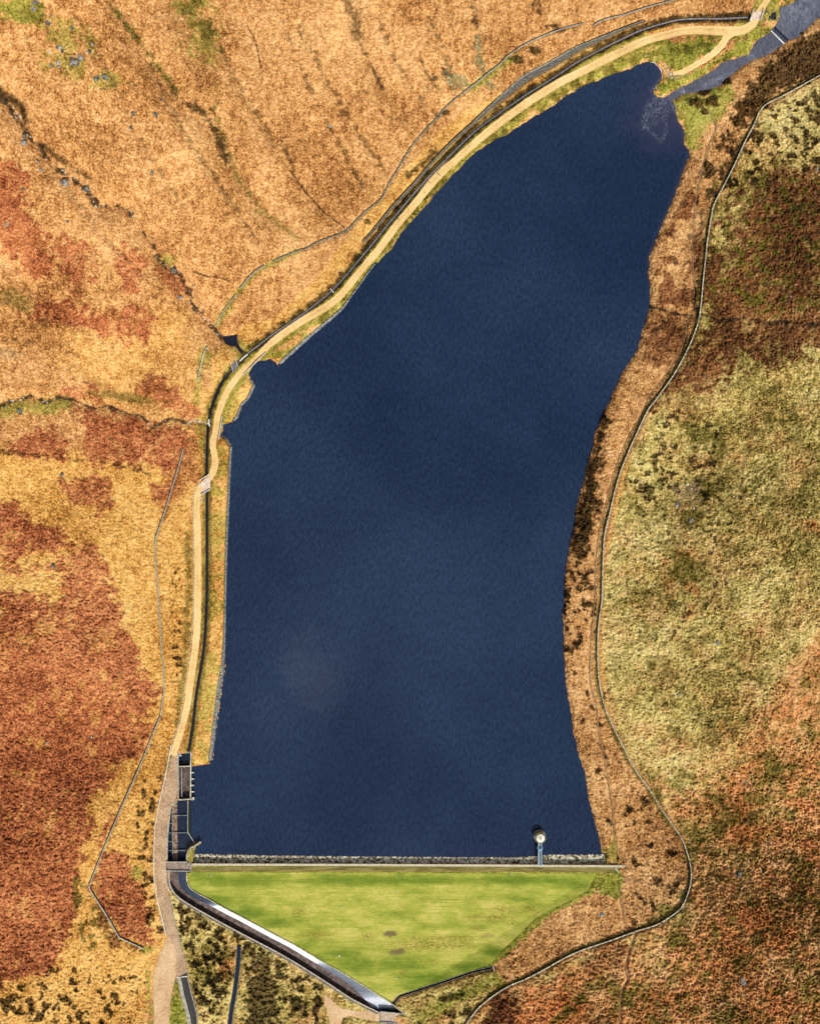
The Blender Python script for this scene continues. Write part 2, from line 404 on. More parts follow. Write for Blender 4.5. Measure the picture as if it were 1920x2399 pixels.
# ------------------------------------------------------------------ vegetation cover (what grows where)
CLS = ['straw', 'ochre', 'orange', 'pink', 'bracken', 'redbracken', 'green', 'olive', 'heather', 'earth', 'gravel', 'rush']
M = {c: np.zeros_like(ZG, dtype=np.float32) for c in CLS}
rag1 = fbm(UU, VV, 60, 4, 41)
rag2 = fbm(UU, VV, 14, 3, 51)
rag3 = fbm(UU, VV, 6.5, 2, 55)
def cover(c, poly, soft=6, amp=30, fine=14, w=1.0):
    s = local(poly, amp + soft + 20)
    dd = sdf(UU[s], VV[s], poly) + rag1[s] * amp * 2.6 + rag2[s] * fine * 4 + rag3[s] * min(16, fine * 2.5)
    M[c][s] = np.maximum(M[c][s], w * (1 - smooth(-soft, soft, dd)))
def blob(c, u, v, ru, rv=None, ang=0, w=1.0, rag=0.9):
    rv = rv or ru
    r = max(ru, rv) * 1.9 + 10
    s = local([(u - r, v - r), (u + r, v + r)], 2)
    a = math.radians(ang); du = UU[s] - u; dv = VV[s] - v
    x = (du * math.cos(a) + dv * math.sin(a)) / ru; y = (-du * math.sin(a) + dv * math.cos(a)) / rv
    q = np.sqrt(x * x + y * y) + (rag1[s] * 1.0 + rag2[s] * 1.2 + rag3[s] * 0.6) * rag
    M[c][s] = np.maximum(M[c][s], w * (1 - smooth(0.55, 1.1, q)))
def streak(c, poly, half, soft=5, w=1.0, rag=1.0):
    s = local(poly, half * 3 + 20)
    dd = seg_dist(UU[s], VV[s], poly, False) + (rag2[s] * 16 + rag3[s] * 10) * rag
    M[c][s] = np.maximum(M[c][s], w * (1 - smooth(half - soft, half + soft, dd)))
def speckle(c, poly, wl, thr, seed, w=1.0, edge=20, sharp=0.08):
    s = local(poly, edge + 30)
    dd = sdf(UU[s], VV[s], poly) + rag1[s] * edge * 2
    n = vnoise(UU[s], VV[s], wl, seed) * 0.55 + vnoise(UU[s], VV[s], wl * 0.45, seed + 1) * 0.3 + vnoise(UU[s], VV[s], 4.5, seed + 2) * 0.15 + rag3[s] * 0.12
    M[c][s] = np.maximum(M[c][s], w * (1 - smooth(-edge * 0.5, edge * 0.5, dd)) * smooth(thr, thr + sharp, n))

# right-hand moor
cover('pink', [(1700,250),(1640,300),(1520,600),(1350,1000),(1300,1400),(1310,1700),(1390,2010),(1465,2040),(1450,2120),(1482,2180),(1536,2167),(1608,2100),
  (1617,2050),(1595,1963),(1488,1804),(1417,1660),(1399,1534),(1411,1330),(1454,1101),(1540,930),(1625,782),(1652,600),(1673,475),(1743,334),(1777,263),(1850,215),(1960,150),(1960,20),(1800,150)], 4, 3, 3)
cover('pink', [(1159,2262),(1200,2215),(1240,2170),(1290,2140),(1345,2115),(1400,2100),(1445,2120),(1470,2180),(1365,2222),(1280,2262),(1190,2300)], 4, 4, 5)
R_MOOR = [(1790,250),(1960,165),(2600,100),(2600,1500),(1930,1470),(1850,1560),(1800,1700),(1700,1790),(1590,1830),(1500,1815),(1462,1756),(1430,1690),(1405,1560),(1401,1467),(1411,1330),
  (1430,1200),(1477,1045),(1540,932),(1625,784),(1650,620),(1666,501),(1745,334),(1770,280)]
cover('straw', R_MOOR, 24, 2, 2)
cover('straw', [(1500,1800),(1700,1780),(2600,1500),(2600,2900),(1080,2900),(1100,2393),(1280,2270),(1482,2188),(1600,2130),(1620,2050),(1600,1960)], 6, 3, 4)
cover('orange', [(1990,1480),(2600,1400),(2600,2900),(1050,2900),(1100,2400),(1165,2335),(1290,2272),(1482,2190),(1600,2130),(1625,2050),(1612,1960),(1620,1850),(1740,1760),(1850,1650)], 90, 90, 30, 0.9)
cover('orange', [(1120,2430),(1190,2330),(1290,2290),(1440,2275),(1462,2330),(1445,2430)], 10, 12, 12)
cover('orange', [(1480,2300),(1640,2240),(1900,2230),(1960,2300),(1820,2360),(1560,2340)], 20, 30, 20)
cover('redbracken', [(1115,2430),(1150,2352),(1185,2320),(1215,2345),(1205,2430)], 8, 8, 10)
cover('redbracken', [(1360,2235),(1470,2215),(1470,2280),(1380,2280)], 12, 16, 14, 0.6)
cover('redbracken', [(1690,560),(1705,480),(1770,425),(1840,395),(2100,390),(2100,790),(1860,830),(1760,840),(1690,890),(1570,945),(1545,925),(1622,815),(1642,700),(1652,600)], 14, 34, 24, 0.92)
speckle('olive', [(1650,380),(1960,370),(1960,740),(1660,730)], 16, 0.56, 61, 0.85)
speckle('heather', [(1700,350),(1840,240),(1960,190),(1960,460),(1860,430),(1760,430),(1690,480)], 14, 0.56, 71, 0.95)
speckle('heather', [(1550,960),(1700,1000),(1680,1200),(1500,1200),(1470,1120)], 12, 0.62, 73, 0.85)
speckle('heather', [(1460,1140),(1800,1100),(1700,1500),(1420,1500)], 10, 0.70, 75, 0.7)
speckle('olive', [(1430,1180),(1900,1000),(1960,1300),(1800,1700),(1500,1780),(1420,1500)], 34, 0.58, 77, 0.55, sharp=0.2)
speckle('olive', [(1500,1800),(1960,1700),(1960,2430),(1250,2430),(1480,2190),(1640,2060)], 40, 0.58, 79, 0.8, sharp=0.15)
speckle('pink', [(1500,1820),(1700,1800),(1960,1500),(2300,1500),(2300,2600),(1100,2600),(1160,2340),(1482,2195),(1625,2080)], 50, 0.56, 181, 0.7, sharp=0.2)
speckle('olive', [(1500,1820),(1700,1800),(1960,1500),(2300,1500),(2300,2600),(1480,2600),(1482,2195),(1625,2080)], 16, 0.57, 183, 0.7, sharp=0.12)
speckle('orange', [(1500,1250),(1960,1150),(1960,1800),(1500,1800)], 40, 0.64, 83, 0.6, sharp=0.2)
for b in [(1640,1020,40,20),(1650,1150,45,40),(1620,1210,40,30),(1600,1330,60,40),(1690,1050,30,40)]: blob('olive', *b, w=0.8)
blob('gravel', 1615, 1150, 30, 24, w=0.35, rag=1.6)
for b in [(1565,2205,50,28),(1690,2355,60,25),(1900,2350,60,50),(1760,1980,90,18),(1880,1880,40,30),(1800,2060,60,30)]: blob('straw', *b, w=1.0)
for b in [(1580,2205,30,26),(1700,2380,30,14),(1560,2130,40,18)]: blob('olive', *b, w=0.9)
# right bank of the lake
cover('heather', [(1412,965),(1432,985),(1416,1060),(1398,1150),(1396,1210),(1378,1300),(1350,1330),(1335,1300),(1350,1200),(1372,1100),(1392,1030)], 6, 8, 10, 0.95)
speckle('heather', [(1320,1330),(1390,1320),(1400,1480),(1310,1560)], 12, 0.56, 91, 0.95, 6)
speckle('heather', [(1330,1560),(1420,1600),(1480,1800),(1590,1960),(1610,2080),(1480,2180),(1440,2000),(1370,1760)], 18, 0.66, 93, 0.9, 8)
speckle('redbracken', [(1530,560),(1560,540),(1600,460),(1640,400),(1650,560),(1640,730),(1600,830),(1500,850),(1540,700)], 40, 0.50, 95, 0.9, 10)
speckle('earth', [(1530,560),(1640,400),(1640,730),(1600,830),(1500,850)], 16, 0.64, 97, 0.7, 8)
cover('redbracken', [(1525,740),(1570,745),(1610,760),(1600,830),(1560,860),(1500,850)], 10, 10, 12, 0.8)
blob('redbracken', 1748, 268, 30, 40, 20, 0.95)
cover('heather', [(1770,175),(1800,145),(1850,110),(1930,50),(1960,40),(1960,150),(1880,190),(1800,235),(1770,262),(1720,330),(1690,340),(1730,260)], 8, 16, 16, 0.9)
speckle('orange', [(1700,230),(1800,150),(1940,60),(1940,170),(1800,230),(1700,330)], 36, 0.52, 99, 0.85, 8)
speckle('heather', [(1640,330),(1760,290),(1700,430),(1650,520)], 22, 0.56, 101, 0.9, 10)
cover('green', [(1575,245),(1600,222),(1660,217),(1700,195),(1720,215),(1700,260),(1650,300),(1640,340),(1612,360),(1604,335),(1600,300)], 5, 6, 8, 0.8)
cover('straw', [(1600,240),(1680,225),(1690,260),(1640,300),(1620,340),(1606,310)], 8, 12, 10)
for b in [(1650,220,16,12),(1632,240,22,14),(1665,238,22,14),(1700,190,16,10),(1650,262,10,8)]: blob('heather', *b, w=0.95)
# left-hand slopes
cover('ochre', [(-2500,1060),(200,1065),(420,1075),(470,1130),(475,1500),(430,1760),(395,1800),(365,1960),(370,2120),(395,2200),(345,2430),(345,2900),(-2500,2900)], 20, 20, 12)
cover('ochre', [(120,760),(440,720),(470,900),(420,1000),(200,930)], 40, 40, 16, 0.55)
cover('bracken', [(-80,1170),(30,1190),(80,1225),(140,1235),(152,1270),(110,1300),(40,1312),(-80,1330)], 5, 8, 12)
cover('bracken', [(190,1250),(250,1300),(245,1350),(140,1352),(0,1345),(-80,1345),(-80,1322),(100,1325),(150,1310)], 5, 8, 12, 0.9)
cover('bracken', [(-2500,1380),(60,1390),(142,1400),(150,1345),(240,1325),(278,1420),(300,1480),(322,1520),(322,1565),(345,1600),(378,1610),(352,1690),(330,1720),(318,1772),(262,1800),(255,1830),(215,1870),
  (215,1960),(190,2020),(180,2090),(185,2150),(150,2230),(110,2285),(0,2310),(-2500,2330)], 6, 10, 14)
cover('bracken', [(345,1690),(372,1690),(355,1720),(335,1760),(320,1790),(315,1770)], 4, 3, 4, 0.9)
cover('bracken', [(275,1885),(262,1930),(238,1990),(225,1985),(250,1920)], 4, 3, 5)
cover('bracken', [(240,2000),(300,2005),(320,2060),(335,2105),(352,2150),(356,2210),(335,2222),(280,2195),(243,2135),(212,2082)], 5, 7, 10)
cover('redbracken', [(225,2130),(250,2150),(283,2200),(330,2225),(260,2225),(240,2180)], 8, 8, 10, 0.8)
cover('bracken', [(-80,350),(25,370),(58,400),(70,480),(112,555),(120,640),(80,660),(40,610),(0,590),(-80,560)], 8, 14, 16)
cover('bracken', [(140,560),(200,590),(220,660),(180,690),(140,640)], 8, 20, 16, 0.9)
cover('bracken', [(288,560),(330,600),(320,690),(295,690),(275,620)], 8, 16, 14, 0.95)
cover('bracken', [(365,620),(425,640),(440,680),(420,700),(380,660)], 6, 10, 10, 0.8)
cover('bracken', [(85,700),(130,690),(200,730),(255,735),(330,705),(355,760),(350,800),(300,795),(210,775),(120,765),(82,735)], 8, 16, 16)
cover('bracken', [(125,920),(180,893),(230,900),(232,940),(150,938)], 6, 10, 12, 0.9)
cover('bracken', [(325,890),(390,888),(430,935),(462,958),(455,992),(390,955),(330,920)], 6, 10, 12, 0.9)
cover('bracken', [(185,955),(245,965),(350,985),(445,1005),(452,1060),(425,1080),(400,1110),(322,1085),(212,1085),(198,1040)], 7, 12, 14)
cover('bracken', [(20,1045),(60,1015),(125,990),(165,1040),(150,1078),(60,1072)], 6, 10, 12)
cover('bracken', [(150,1135),(255,1122),(255,1180),(240,1200),(160,1180)], 6, 14, 14, 0.9)
cover('bracken', [(358,1140),(410,1120),(422,1160),(395,1200),(365,1185)], 6, 8, 10, 0.9)
cover('bracken', [(400,1010),(470,1010),(470,1130),(430,1150),(400,1200),(388,1230),(390,1180)], 8, 10, 12, 0.65)
cover('bracken', [(-80,1165),(35,1185),(50,1205),(-80,1230)], 6, 8, 10)
blob('olive', 30, 700, 60, 25, 25, 0.6); blob('olive', 290, 930, 90, 10, 8, 0.6)
blob('gravel', 20, 830, 40, 14, 10, 0.4)
# greens, rushes and dark gullies of the upper slopes
blob('green', 45, 22, 60, 45, 0, 0.85); blob('olive', 80, 30, 46, 26, 0, 0.7)
for b in [(150,90,70,40,30),(160,150,70,34,30),(245,190,40,26,0),(450,15,60,40,0),(470,90,50,60,30)]: blob('green', *b, w=0.55, rag=1.3)
for b in [(445,20,36,26),(480,70,26,40)]: blob('olive', *b, w=0.7)
streak('olive', [(250,0),(290,50),(330,100),(370,160),(420,220)], 5, 8, 0.9, 1.3)
streak('heather', [(440,245),(480,265),(500,300),(520,350),(535,385)], 7, 6, 0.85, 1.3)
streak('olive', [(500,250),(520,320),(560,420),(620,500)], 5, 7, 0.7, 1.4)
streak('heather', [(815,0),(830,50),(836,90)], 10, 9, 0.75, 1.6)
streak('heather', [(836,90),(855,125),(868,150),(885,185),(900,210)], 3, 5, 0.9, 1.0)
streak('heather', [(1110,-20),(1110,20),(1113,60)], 5, 5, 0.85, 1.2)
streak('rush', [(1118,90),(1122,130),(1130,160)], 8, 6, 0.8, 1.2)
streak('heather', [(580,60),(600,100),(612,160)], 1.6, 2, 0.95, 0.15)
streak('heather', [(680,400),(715,450),(760,500),(808,534)], 1.6, 2, 0.9, 0.2)
streak('heather', [(985,140),(1000,175),(1020,205)], 2.5, 4, 0.8, 0.6)
streak('olive', [(620,500),(700,560)], 4, 5, 0.6, 1.2)
streak('heather', [(455,637),(485,648),(520,652),(540,660)], 1.3, 1.5, 0.9, 0.2)
for b in [(1060,190,46,30,0),(1150,200,30,16,-30)]: blob('rush', *b, w=0.7, rag=1.4)
for b in [(1020,185,20),(1045,175,26),(1250,20,24),(1262,28,16)]: blob('heather', b[0], b[1], b[2] * 0.7, w=0.8, rag=1.8)
for b in [(1215,140,22,12),(1250,120,16,10),(1320,70,30,10),(1300,62,24,8),(1000,375,40,14,-45),(970,400,26,10,-45),(1045,265,12,9),(1025,272,8),(860,520,14,8)]: blob('heather', *b, w=0.85, rag=1.2)
streak('green', [(1200,135),(1150,172),(1105,205)], 9, 8, 0.75)
streak('green', [(690,592),(640,614),(590,650),(555,690),(510,760)], 7, 7, 0.6)
streak('green', [(477,815),(463,900),(462,940)], 8, 6, 0.5)
streak('green', [(0,965),(60,950),(100,955),(150,945)], 16, 12, 0.7)
streak('green', [(165,150),(140,340),(60,350)], 5, 8, 0.0)
for b in [(395,610,20),(560,815,18),(540,870,14),(485,840,14,30)]: blob('green', *b, w=0.6)
for pl, hw_, ww in (([(700,60),(760,180),(830,300),(900,400)],4,.75),([(480,40),(560,200),(640,330)],4,.65),([(350,150),(420,290),(520,440),(600,560)],3,.65),([(880,30),(930,150),(990,240)],3,.7),([(660,40),(720,200),(790,330),(850,440)],2,.75),
    ([(180,40),(260,180),(330,330),(420,470)],3,.5),([(150,420),(230,540),(330,640)],3,.5),([(1000,30),(1040,120),(1060,190)],3,.75),([(0,1060),(60,1066),(140,1072),(270,1087),(350,1112)],1.2,.8),([(0,806),(30,798),(75,802),(85,812)],1.5,.7),([(180,840),(190,880),(205,900)],1.5,.5),
    ([(555,860),(640,900)],0.1,0.0)):
    streak('heather', pl, hw_ * 0.8, 4, ww * 0.75, 1.5)
streak('heather', [(700,70),(712,100)], 3, 3, .7, 1); streak('heather', [(660,330),(676,372),(690,400)], 2.5, 3, .7, .8)
blob('straw', 950, 2372, 26, 14, 20); blob('straw', 1535, 212, 16, 16); blob('green', 1555, 205, 14, 14)
cb = resample(CHAN[:31], step=8); nb_ = normals2(cb)
streak('heather', list(map(tuple, cb + nb_ * 7.5)), 4.5, 3, 0.92, 0.8); streak('redbracken', list(map(tuple, cb - nb_ * 5.5)), 2.5, 2, 0.7, 0.7)  # uphill heather also paints in the shade of the catchwater bank
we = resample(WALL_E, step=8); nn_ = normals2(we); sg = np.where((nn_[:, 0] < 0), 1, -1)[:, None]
streak('olive', list(map(tuple, we + nn_ * sg * 5.0)), 3.5, 3, 0.9, 0.5)  # dark verge grass, also painting a wider shadow beside the long wall
# stream margins: dark peat and bare stone
streak('earth', ST1[:13], 3.5, 4, 0.9, 1.5); streak('earth', ST1[12:], 3, 4, 0.9, 1.5)
streak('heather', [(0,215),(50,250),(62,285)], 9, 7, 0.95, 0.8); streak('heather', [(90,335),(160,385),(210,420)], 6, 6, 0.7, 1.2)
streak('earth', ST2, 3, 3, 0.9, 0.6); streak('earth', ST3, 3, 3, 0.9, 0.7)
streak('gravel', [(441,994),(452,986),(465,988),(489,993)], 3, 2, 0.9, 0.3)
# track verges, shoreline strip, inlet meadow
for half, cc, ww in ((30, 'straw', 0.8),):
    pass
shore_n = TRACK[9:46]
s = local(TRACK, 60); dt = seg_dist(UU[s], VV[s], tr_s[::2], False)
strip = (1 - smooth(16, 24, dt + rag2[s] * 8)) * smooth(1790, 1740, VV[s])
side = (D[s] < 62) & (VV[s] < 1000)
M['green'][s] = np.maximum(M['green'][s], 0.75 * strip * side)
M['ochre'][s] = np.maximum(M['ochre'][s], (D[s] < 90) * (D[s] > 0) * (VV[s] > 60) * (VV[s] < 1790) * (UU[s] < 1560) * 0.9)
wside = (dt < 75) * (D[s] > 0) * (D[s] < 46) * (D[s] < dt * 1.6 + 8) * (VV[s] < 840) * (UU[s] < 1560) * (VV[s] > 60)
M['green'][s] = np.maximum(M['green'][s], 0.75 * wside * smooth(0.25, 0.55, vnoise(UU[s], VV[s], 26, 133)))
M['green'][s] = np.maximum(M['green'][s], 0.5 * (D[s] > 0) * (D[s] < 60) * (VV[s] > 900) * (VV[s] < 1800) * (UU[s] < 560) * smooth(0.3, 0.6, vnoise(UU[s], VV[s], 22, 135)))
M['ochre'][s] *= 1 - 0.8 * wside
n1 = vnoise(UU[s], VV[s], 18, 131)
M['olive'][s] = np.maximum(M['olive'][s], 0.9 * smooth(0.45, 0.7, n1) * (D[s] < 22) * (VV[s] < 760) * (UU[s] < 1530))
cover('green', [(1380,190),(1450,140),(1500,120),(1560,100),(1640,85),(1690,90),(1675,120),(1620,160),(1580,170),(1540,140),(1500,150)], 6, 8, 8, 0.9)
cover('green', [(1540,200),(1570,175),(1620,165),(1690,125),(1760,80),(1790,60),(1815,50),(1800,75),(1765,102),(1750,128),(1690,145),(1640,180),(1590,205),(1545,220)], 5, 6, 8, 0.9)
for b in [(1600,118,40,14,-8),(1520,128,40,10,-15),(1650,105,24,8),(1475,140,30,8,-20),(1690,140,30,8,-25),(1790,75,16,10,-30)]: blob('olive', *b, w=0.75)
cover('green', [(1800,0),(1822,-20),(1850,-20),(1826,12),(1822,50),(1795,55),(1790,30)], 4, 4, 6, 0.8)
streak('olive', [(1830,15),(1850,5),(1870,-5)], 7, 5, 0.9)
blob('gravel', 1610, 165, 26, 10, -28, 0.75); blob('gravel', 1580, 178, 20, 9, -10, 0.5)
blob('gravel', 1562, 168, 10, 10, 0, 0.4)
# bank of the catchwater: dark turf, with the bank's shade painted into it
s = local(CHAN, 30); dc_ = seg_dist(UU[s], VV[s], resample(CHAN, step=10), False)
M['heather'][s] = np.maximum(M['heather'][s], 0.85 * (1 - smooth(6, 10, dc_ + rag2[s] * 8)) * smooth(1000, 960, VV[s]) * smooth(0.25, 0.5, vnoise(UU[s], VV[s], 9, 191)))
M['olive'][s] = np.maximum(M['olive'][s], 0.6 * (1 - smooth(9, 14, dc_ + rag2[s] * 8)))
streak('olive', [(441,1250),(442,1400),(436,1500),(425,1620),(412,1700)], 7, 5, 0.7)
speckle('heather', [(405,1330),(425,1330),(425,1600),(400,1600)], 8, 0.6, 141, 0.9, 4)
# below the dam
cover('straw', [(400,2085),(425,2110),(520,2166),(640,2230),(770,2310),(890,2375),(900,2440),(900,2900),(350,2900),(365,2440),(412,2290),(395,2200)], 6, 4, 4)
cover('straw', [(960,2440),(955,2375),(918,2352),(985,2322),(1150,2272),(1190,2300),(1110,2370),(1080,2440)], 6, 4, 5)
cover('green', [(960,2385),(1020,2345),(1100,2310),(1165,2280),(1175,2300),(1100,2340),(1040,2365),(980,2400)], 8, 6, 6, 0.7)
speckle('heather', [(405,2100),(460,2140),(560,2195),(640,2235),(560,2260),(500,2399),(440,2300)], 11, 0.53, 151, 0.97, 8)
cover('heather', [(585,2225),(640,2245),(650,2310),(640,2430),(585,2430),(582,2320)], 7, 10, 12, 0.8)
speckle('heather', [(640,2240),(760,2315),(760,2430),(640,2430)], 15, 0.54, 153, 0.9, 8)
speckle('heather', [(980,2400),(1060,2340),(1120,2320),(1100,2430),(980,2430)], 20, 0.60, 155, 0.9, 8)
speckle('heather', [(440,2270),(520,2230),(545,2260),(520,2399),(470,2399)], 10, 0.62, 157, 0.9, 6)
blob('orange', 530, 2270, 16, 40, 15, 0.5); blob('heather', 1060, 2338, 34, 8, -12, 0.8); blob('olive', 660, 2320, 50, 20, 30, 0.5)
cover('green', [(408,2300),(420,2320),(434,2380),(438,2430),(396,2430),(402,2350)], 5, 4, 5, 0.9)
cover('green', [(342,2250),(352,2260),(358,2340),(368,2430),(350,2430)], 5, 4, 5, 0.6)
cover('straw', [(0,2260),(120,2300),(200,2230),(300,2240),(345,2260),(355,2430),(-100,2430),(-100,2300)], 20, 30, 20, 0.6)
speckle('heather', [(-60,2310),(60,2310),(80,2370),(-60,2399)], 18, 0.5, 161, 0.9, 10)
speckle('heather', [(100,2260),(320,2290),(345,2420),(60,2420)], 14, 0.60, 163, 0.9, 12)
speckle('heather', [(320,1840),(385,1815),(360,1960),(362,2100),(390,2190),(345,2180),(320,2000)], 12, 0.58, 165, 0.85, 8)
speckle('olive', [(170,2020),(215,2090),(260,2200),(200,2230),(170,2130)], 14, 0.55, 167, 0.8, 8)
blob('green', 322, 2045, 14, 20, 0, 0.6); blob('green', 345, 2225, 20, 10, 0, 0.7)
cover('green', [(1385,2045),(1455,2040),(1462,2065),(1450,2110),(1400,2085),(1340,2118),(1280,2148),(1170,2250),(1165,2240),(1280,2136),(1375,2086)], 4, 3, 5, 0.95)
cover('straw', [(1390,2065),(1430,2075),(1440,2110),(1400,2095),(1370,2092)], 5, 4, 5, 0.8)
cover('green', [(1405,2005),(1415,1980),(1440,1960),(1450,2022),(1415,2022)], 5, 5, 6, 0.6)
speckle('olive', [(1540,2140),(1600,2060),(1612,2100),(1560,2150),(1500,2170)], 18, 0.45, 171, 0.9, 6)
streak('heather', [(1645,490),(1640,600),(1632,720)], 5, 5, 0.6)
# mown dam and masonry areas: bare ground under the built things
streak('green', [(440,2034),(1440,2036)], 9, 3, 1.0, 0.2)
s = local(MOWN, 20); dd = sdf(UU[s], VV[s], MOWN); M['green'][s] = np.maximum(M['green'][s], 1 - smooth(6, 9, dd))
for c_ in ('olive', 'heather', 'pink', 'ochre'): M[c_][s] *= smooth(3, 7, dd)
streak('straw', [(455,1976),(458,1990),(456,2004)], 7, 3, 1.0, 0.2)
# bed of the lake
M['earth'] = np.where(D < -2, 1, M['earth'])

fr = vnoise(UU + VV * 0.6, (VV - UU * 0.6) * 0.35, 9, 221) * 0.5 + vnoise(UU, VV, 26, 223) * 0.5
for c_ in ('bracken', 'redbracken'): M[c_] *= (1 - 0.42 * smooth(0.60, 0.76, fr)).astype(np.float32)
# rough vegetation relief
amp = 0.34 + 0.22 * np.maximum(M['bracken'], M['redbracken']) + 0.12 * M['straw'] + 0.02 * M['pink'] - 0.12 * M['green'] * (1 - M['heather']) + 0.5 * M['heather'] - 0.2 * M['gravel'] + 0.25 * M['orange']
wu = fbm(UU, VV, 40, 2, 211) * 14; wv = fbm(UU, VV, 40, 2, 214) * 14
t1 = 0.68 * vnoise(UU + wu, VV + wv, 6.4, 201) + 0.32 * vnoise(UU + wv, VV - wu, 4.0, 209); t2 = vnoise(UU, VV, 3.6, 203); t3 = vnoise(UU + VV * 0.35, VV - UU * 0.2, 14.0, 205)
ridge = (1 - np.minimum(1, np.abs(2 * t1 - 1) * 1.5)) ** 1.2
inner = (UU > -85) & (UU < 2005) & (VV > -85) & (VV < 2485)
tuft = (0.95 * ridge + 0.7 * t2 + 0.5 * t3 - 0.6) + 0.55 * RNG.random(UU.shape)
ZT += np.where(inner, amp * FLAT * tuft * 1.9, 0)
ZT += np.where(inner, M['heather'] * FLAT * 0.55 * smooth(0.35, 0.8, vnoise(UU, VV, 7, 207)), 0)

# ------------------------------------------------------------------ object helpers
def tag(o, label=None, cat=None, group=None, kind=None):
    if label: o['label'] = label
    if cat: o['category'] = cat
    if group: o['group'] = group
    if kind: o['kind'] = kind
    return o

def mesh_obj(name, verts, faces, mats, parent=None, attrs=None, smooth_shade=False, mat_idx=None, base=None):
    verts = np.asarray(verts, float).reshape(-1, 3)
    org = Vector((0, 0, 0))
    if parent is not None: org = Vector(parent['_w']) if '_w' in parent.keys() else parent.location.copy()
    elif base is not None: org = Vector(base)
    vv = verts - np.array(org)
    me = bpy.data.meshes.new(name)
    if isinstance(faces, np.ndarray):
        nf, k = faces.shape
        me.vertices.add(len(vv)); me.vertices.foreach_set('co', vv.astype(np.float32).ravel())
        me.loops.add(nf * k); me.loops.foreach_set('vertex_index', faces.astype(np.int32).ravel())
        me.polygons.add(nf); me.polygons.foreach_set('loop_start', np.arange(0, nf * k, k, dtype=np.int32))
        me.update(calc_edges=True)
    else:
        me.from_pydata([tuple(p) for p in vv], [], [tuple(int(i) for i in f) for f in faces])
        me.update()
    if attrs:
        for an, arr in attrs.items():
            arr = np.asarray(arr, np.float32)
            if arr.ndim == 2:
                a = me.attributes.new(an, 'FLOAT_COLOR', 'POINT'); a.data.foreach_set('color', arr.ravel())
            else:
                a = me.attributes.new(an, 'FLOAT', 'POINT'); a.data.foreach_set('value', arr.ravel())
    for m in (mats if isinstance(mats, (list, tuple)) else [mats]): me.materials.append(m)
    if mat_idx is not None: me.polygons.foreach_set('material_index', np.asarray(mat_idx, np.int32))
    if smooth_shade: me.polygons.foreach_set('use_smooth', np.ones(len(me.polygons), bool))
    o = bpy.data.objects.new(name, me)
    COL.objects.link(o)
    if parent is not None:
        o.parent = parent
        if '_w' in parent.keys(): o.location = (0, 0, 0)
    else:
        o.location = org
    return o

def thing(name, label, cat, loc, group=None, rz=0):
    o = bpy.data.objects.new(name, None)
    o.empty_display_size = 1.0
    o.location = loc; o.rotation_euler = (0, 0, rz)
    COL.objects.link(o)
    return tag(o, label, cat, group)

def sweep(poly, prof, step=4, sm=True, scale=None, closed=True, follow=False, jit=0.0, jz=0.0, zoff=0.0, zsmooth=0, zabs=None, edge_jit=0.0, hscale=None):
    """sweep a cross-section (offset px, height m) along a traced line lying on the ground"""
    if scale is not None: P, W = resample(poly, step=step, sm=sm, extra=scale)
    else: P = resample(poly, step=step, sm=sm); W = np.ones(len(P))
    n, k = len(P), len(prof)
    N = normals2(P)
    off = np.array([p[0] for p in prof], float); hh = np.array([p[1] for p in prof], float)
    O = off[None, :] * W[:, None]
    if jit: O = O + RNG.normal(0, jit, O.shape)
    if edge_jit:
        O[:, 0] += RNG.normal(0, edge_jit, n); O[:, -1] += RNG.normal(0, edge_jit, n)
    U_ = P[:, :1] + N[:, :1] * O; V_ = P[:, 1:] + N[:, 1:] * O
    if zabs is not None: zc = np.full((n, k), zabs)
    elif follow: zc = Z(U_, V_)
    else: zc = np.repeat(Z(P[:, 0], P[:, 1])[:, None], k, 1)
    HH = hh[None, :] * (np.ones(n) if hscale is None else np.interp(np.linspace(0, 1, n), np.linspace(0, 1, len(hscale)), hscale))[:, None]
    zz = zc + HH + zoff
    if jz: zz = zz + RNG.normal(0, jz, zz.shape)
    V3 = world_pts(U_, V_, zz).reshape(-1, 3)
    faces = []
    kk = k if closed else k - 1
    for i in range(n - 1):
        for j in range(kk):
            j2 = (j + 1) % k
            faces.append((i * k + j, i * k + j2, (i + 1) * k + j2, (i + 1) * k + j))
    if closed:
        faces.append(tuple(range(k))); faces.append(tuple((n - 1) * k + j for j in range(k))[::-1])
    across = np.tile(np.linspace(-1, 1, k), n)
    along = np.repeat(np.linspace(0, 1, n), k)
    return V3, faces, {'across': across, 'along': along}

def poly_mesh(poly, step, lift, edge=None, jit=0.0, sm=False, zf=None, follow=True):
    """a sheet filling a traced outline, lying lift metres above the ground"""
    P = np.asarray(poly, float)
    B = resample(np.vstack([P, P[:1]]), step=edge or step, sm=sm)[:-1]
    if jit: B = B + RNG.normal(0, jit, B.shape)
    gu, gv = np.meshgrid(np.arange(B[:, 0].min(), B[:, 0].max(), step), np.arange(B[:, 1].min(), B[:, 1].max(), step))
    gu = gu.ravel(); gv = gv.ravel()
    keep = sdf(gu, gv, B) < -step * 0.6
    I = np.stack([gu[keep], gv[keep]], 1)
    A = np.vstack([B, I])
    nb = len(B)
    r = delaunay_2d_cdt([Vector(p) for p in A], [], [list(range(nb))], 1, 1e-4)
    V2 = np.array([tuple(p) for p in r[0]])
    z = (Z(V2[:, 0], V2[:, 1]) + lift) if zf is None else zf(V2[:, 0], V2[:, 1])
    return world_pts(V2[:, 0], V2[:, 1], z), [tuple(f) for f in r[2]], V2

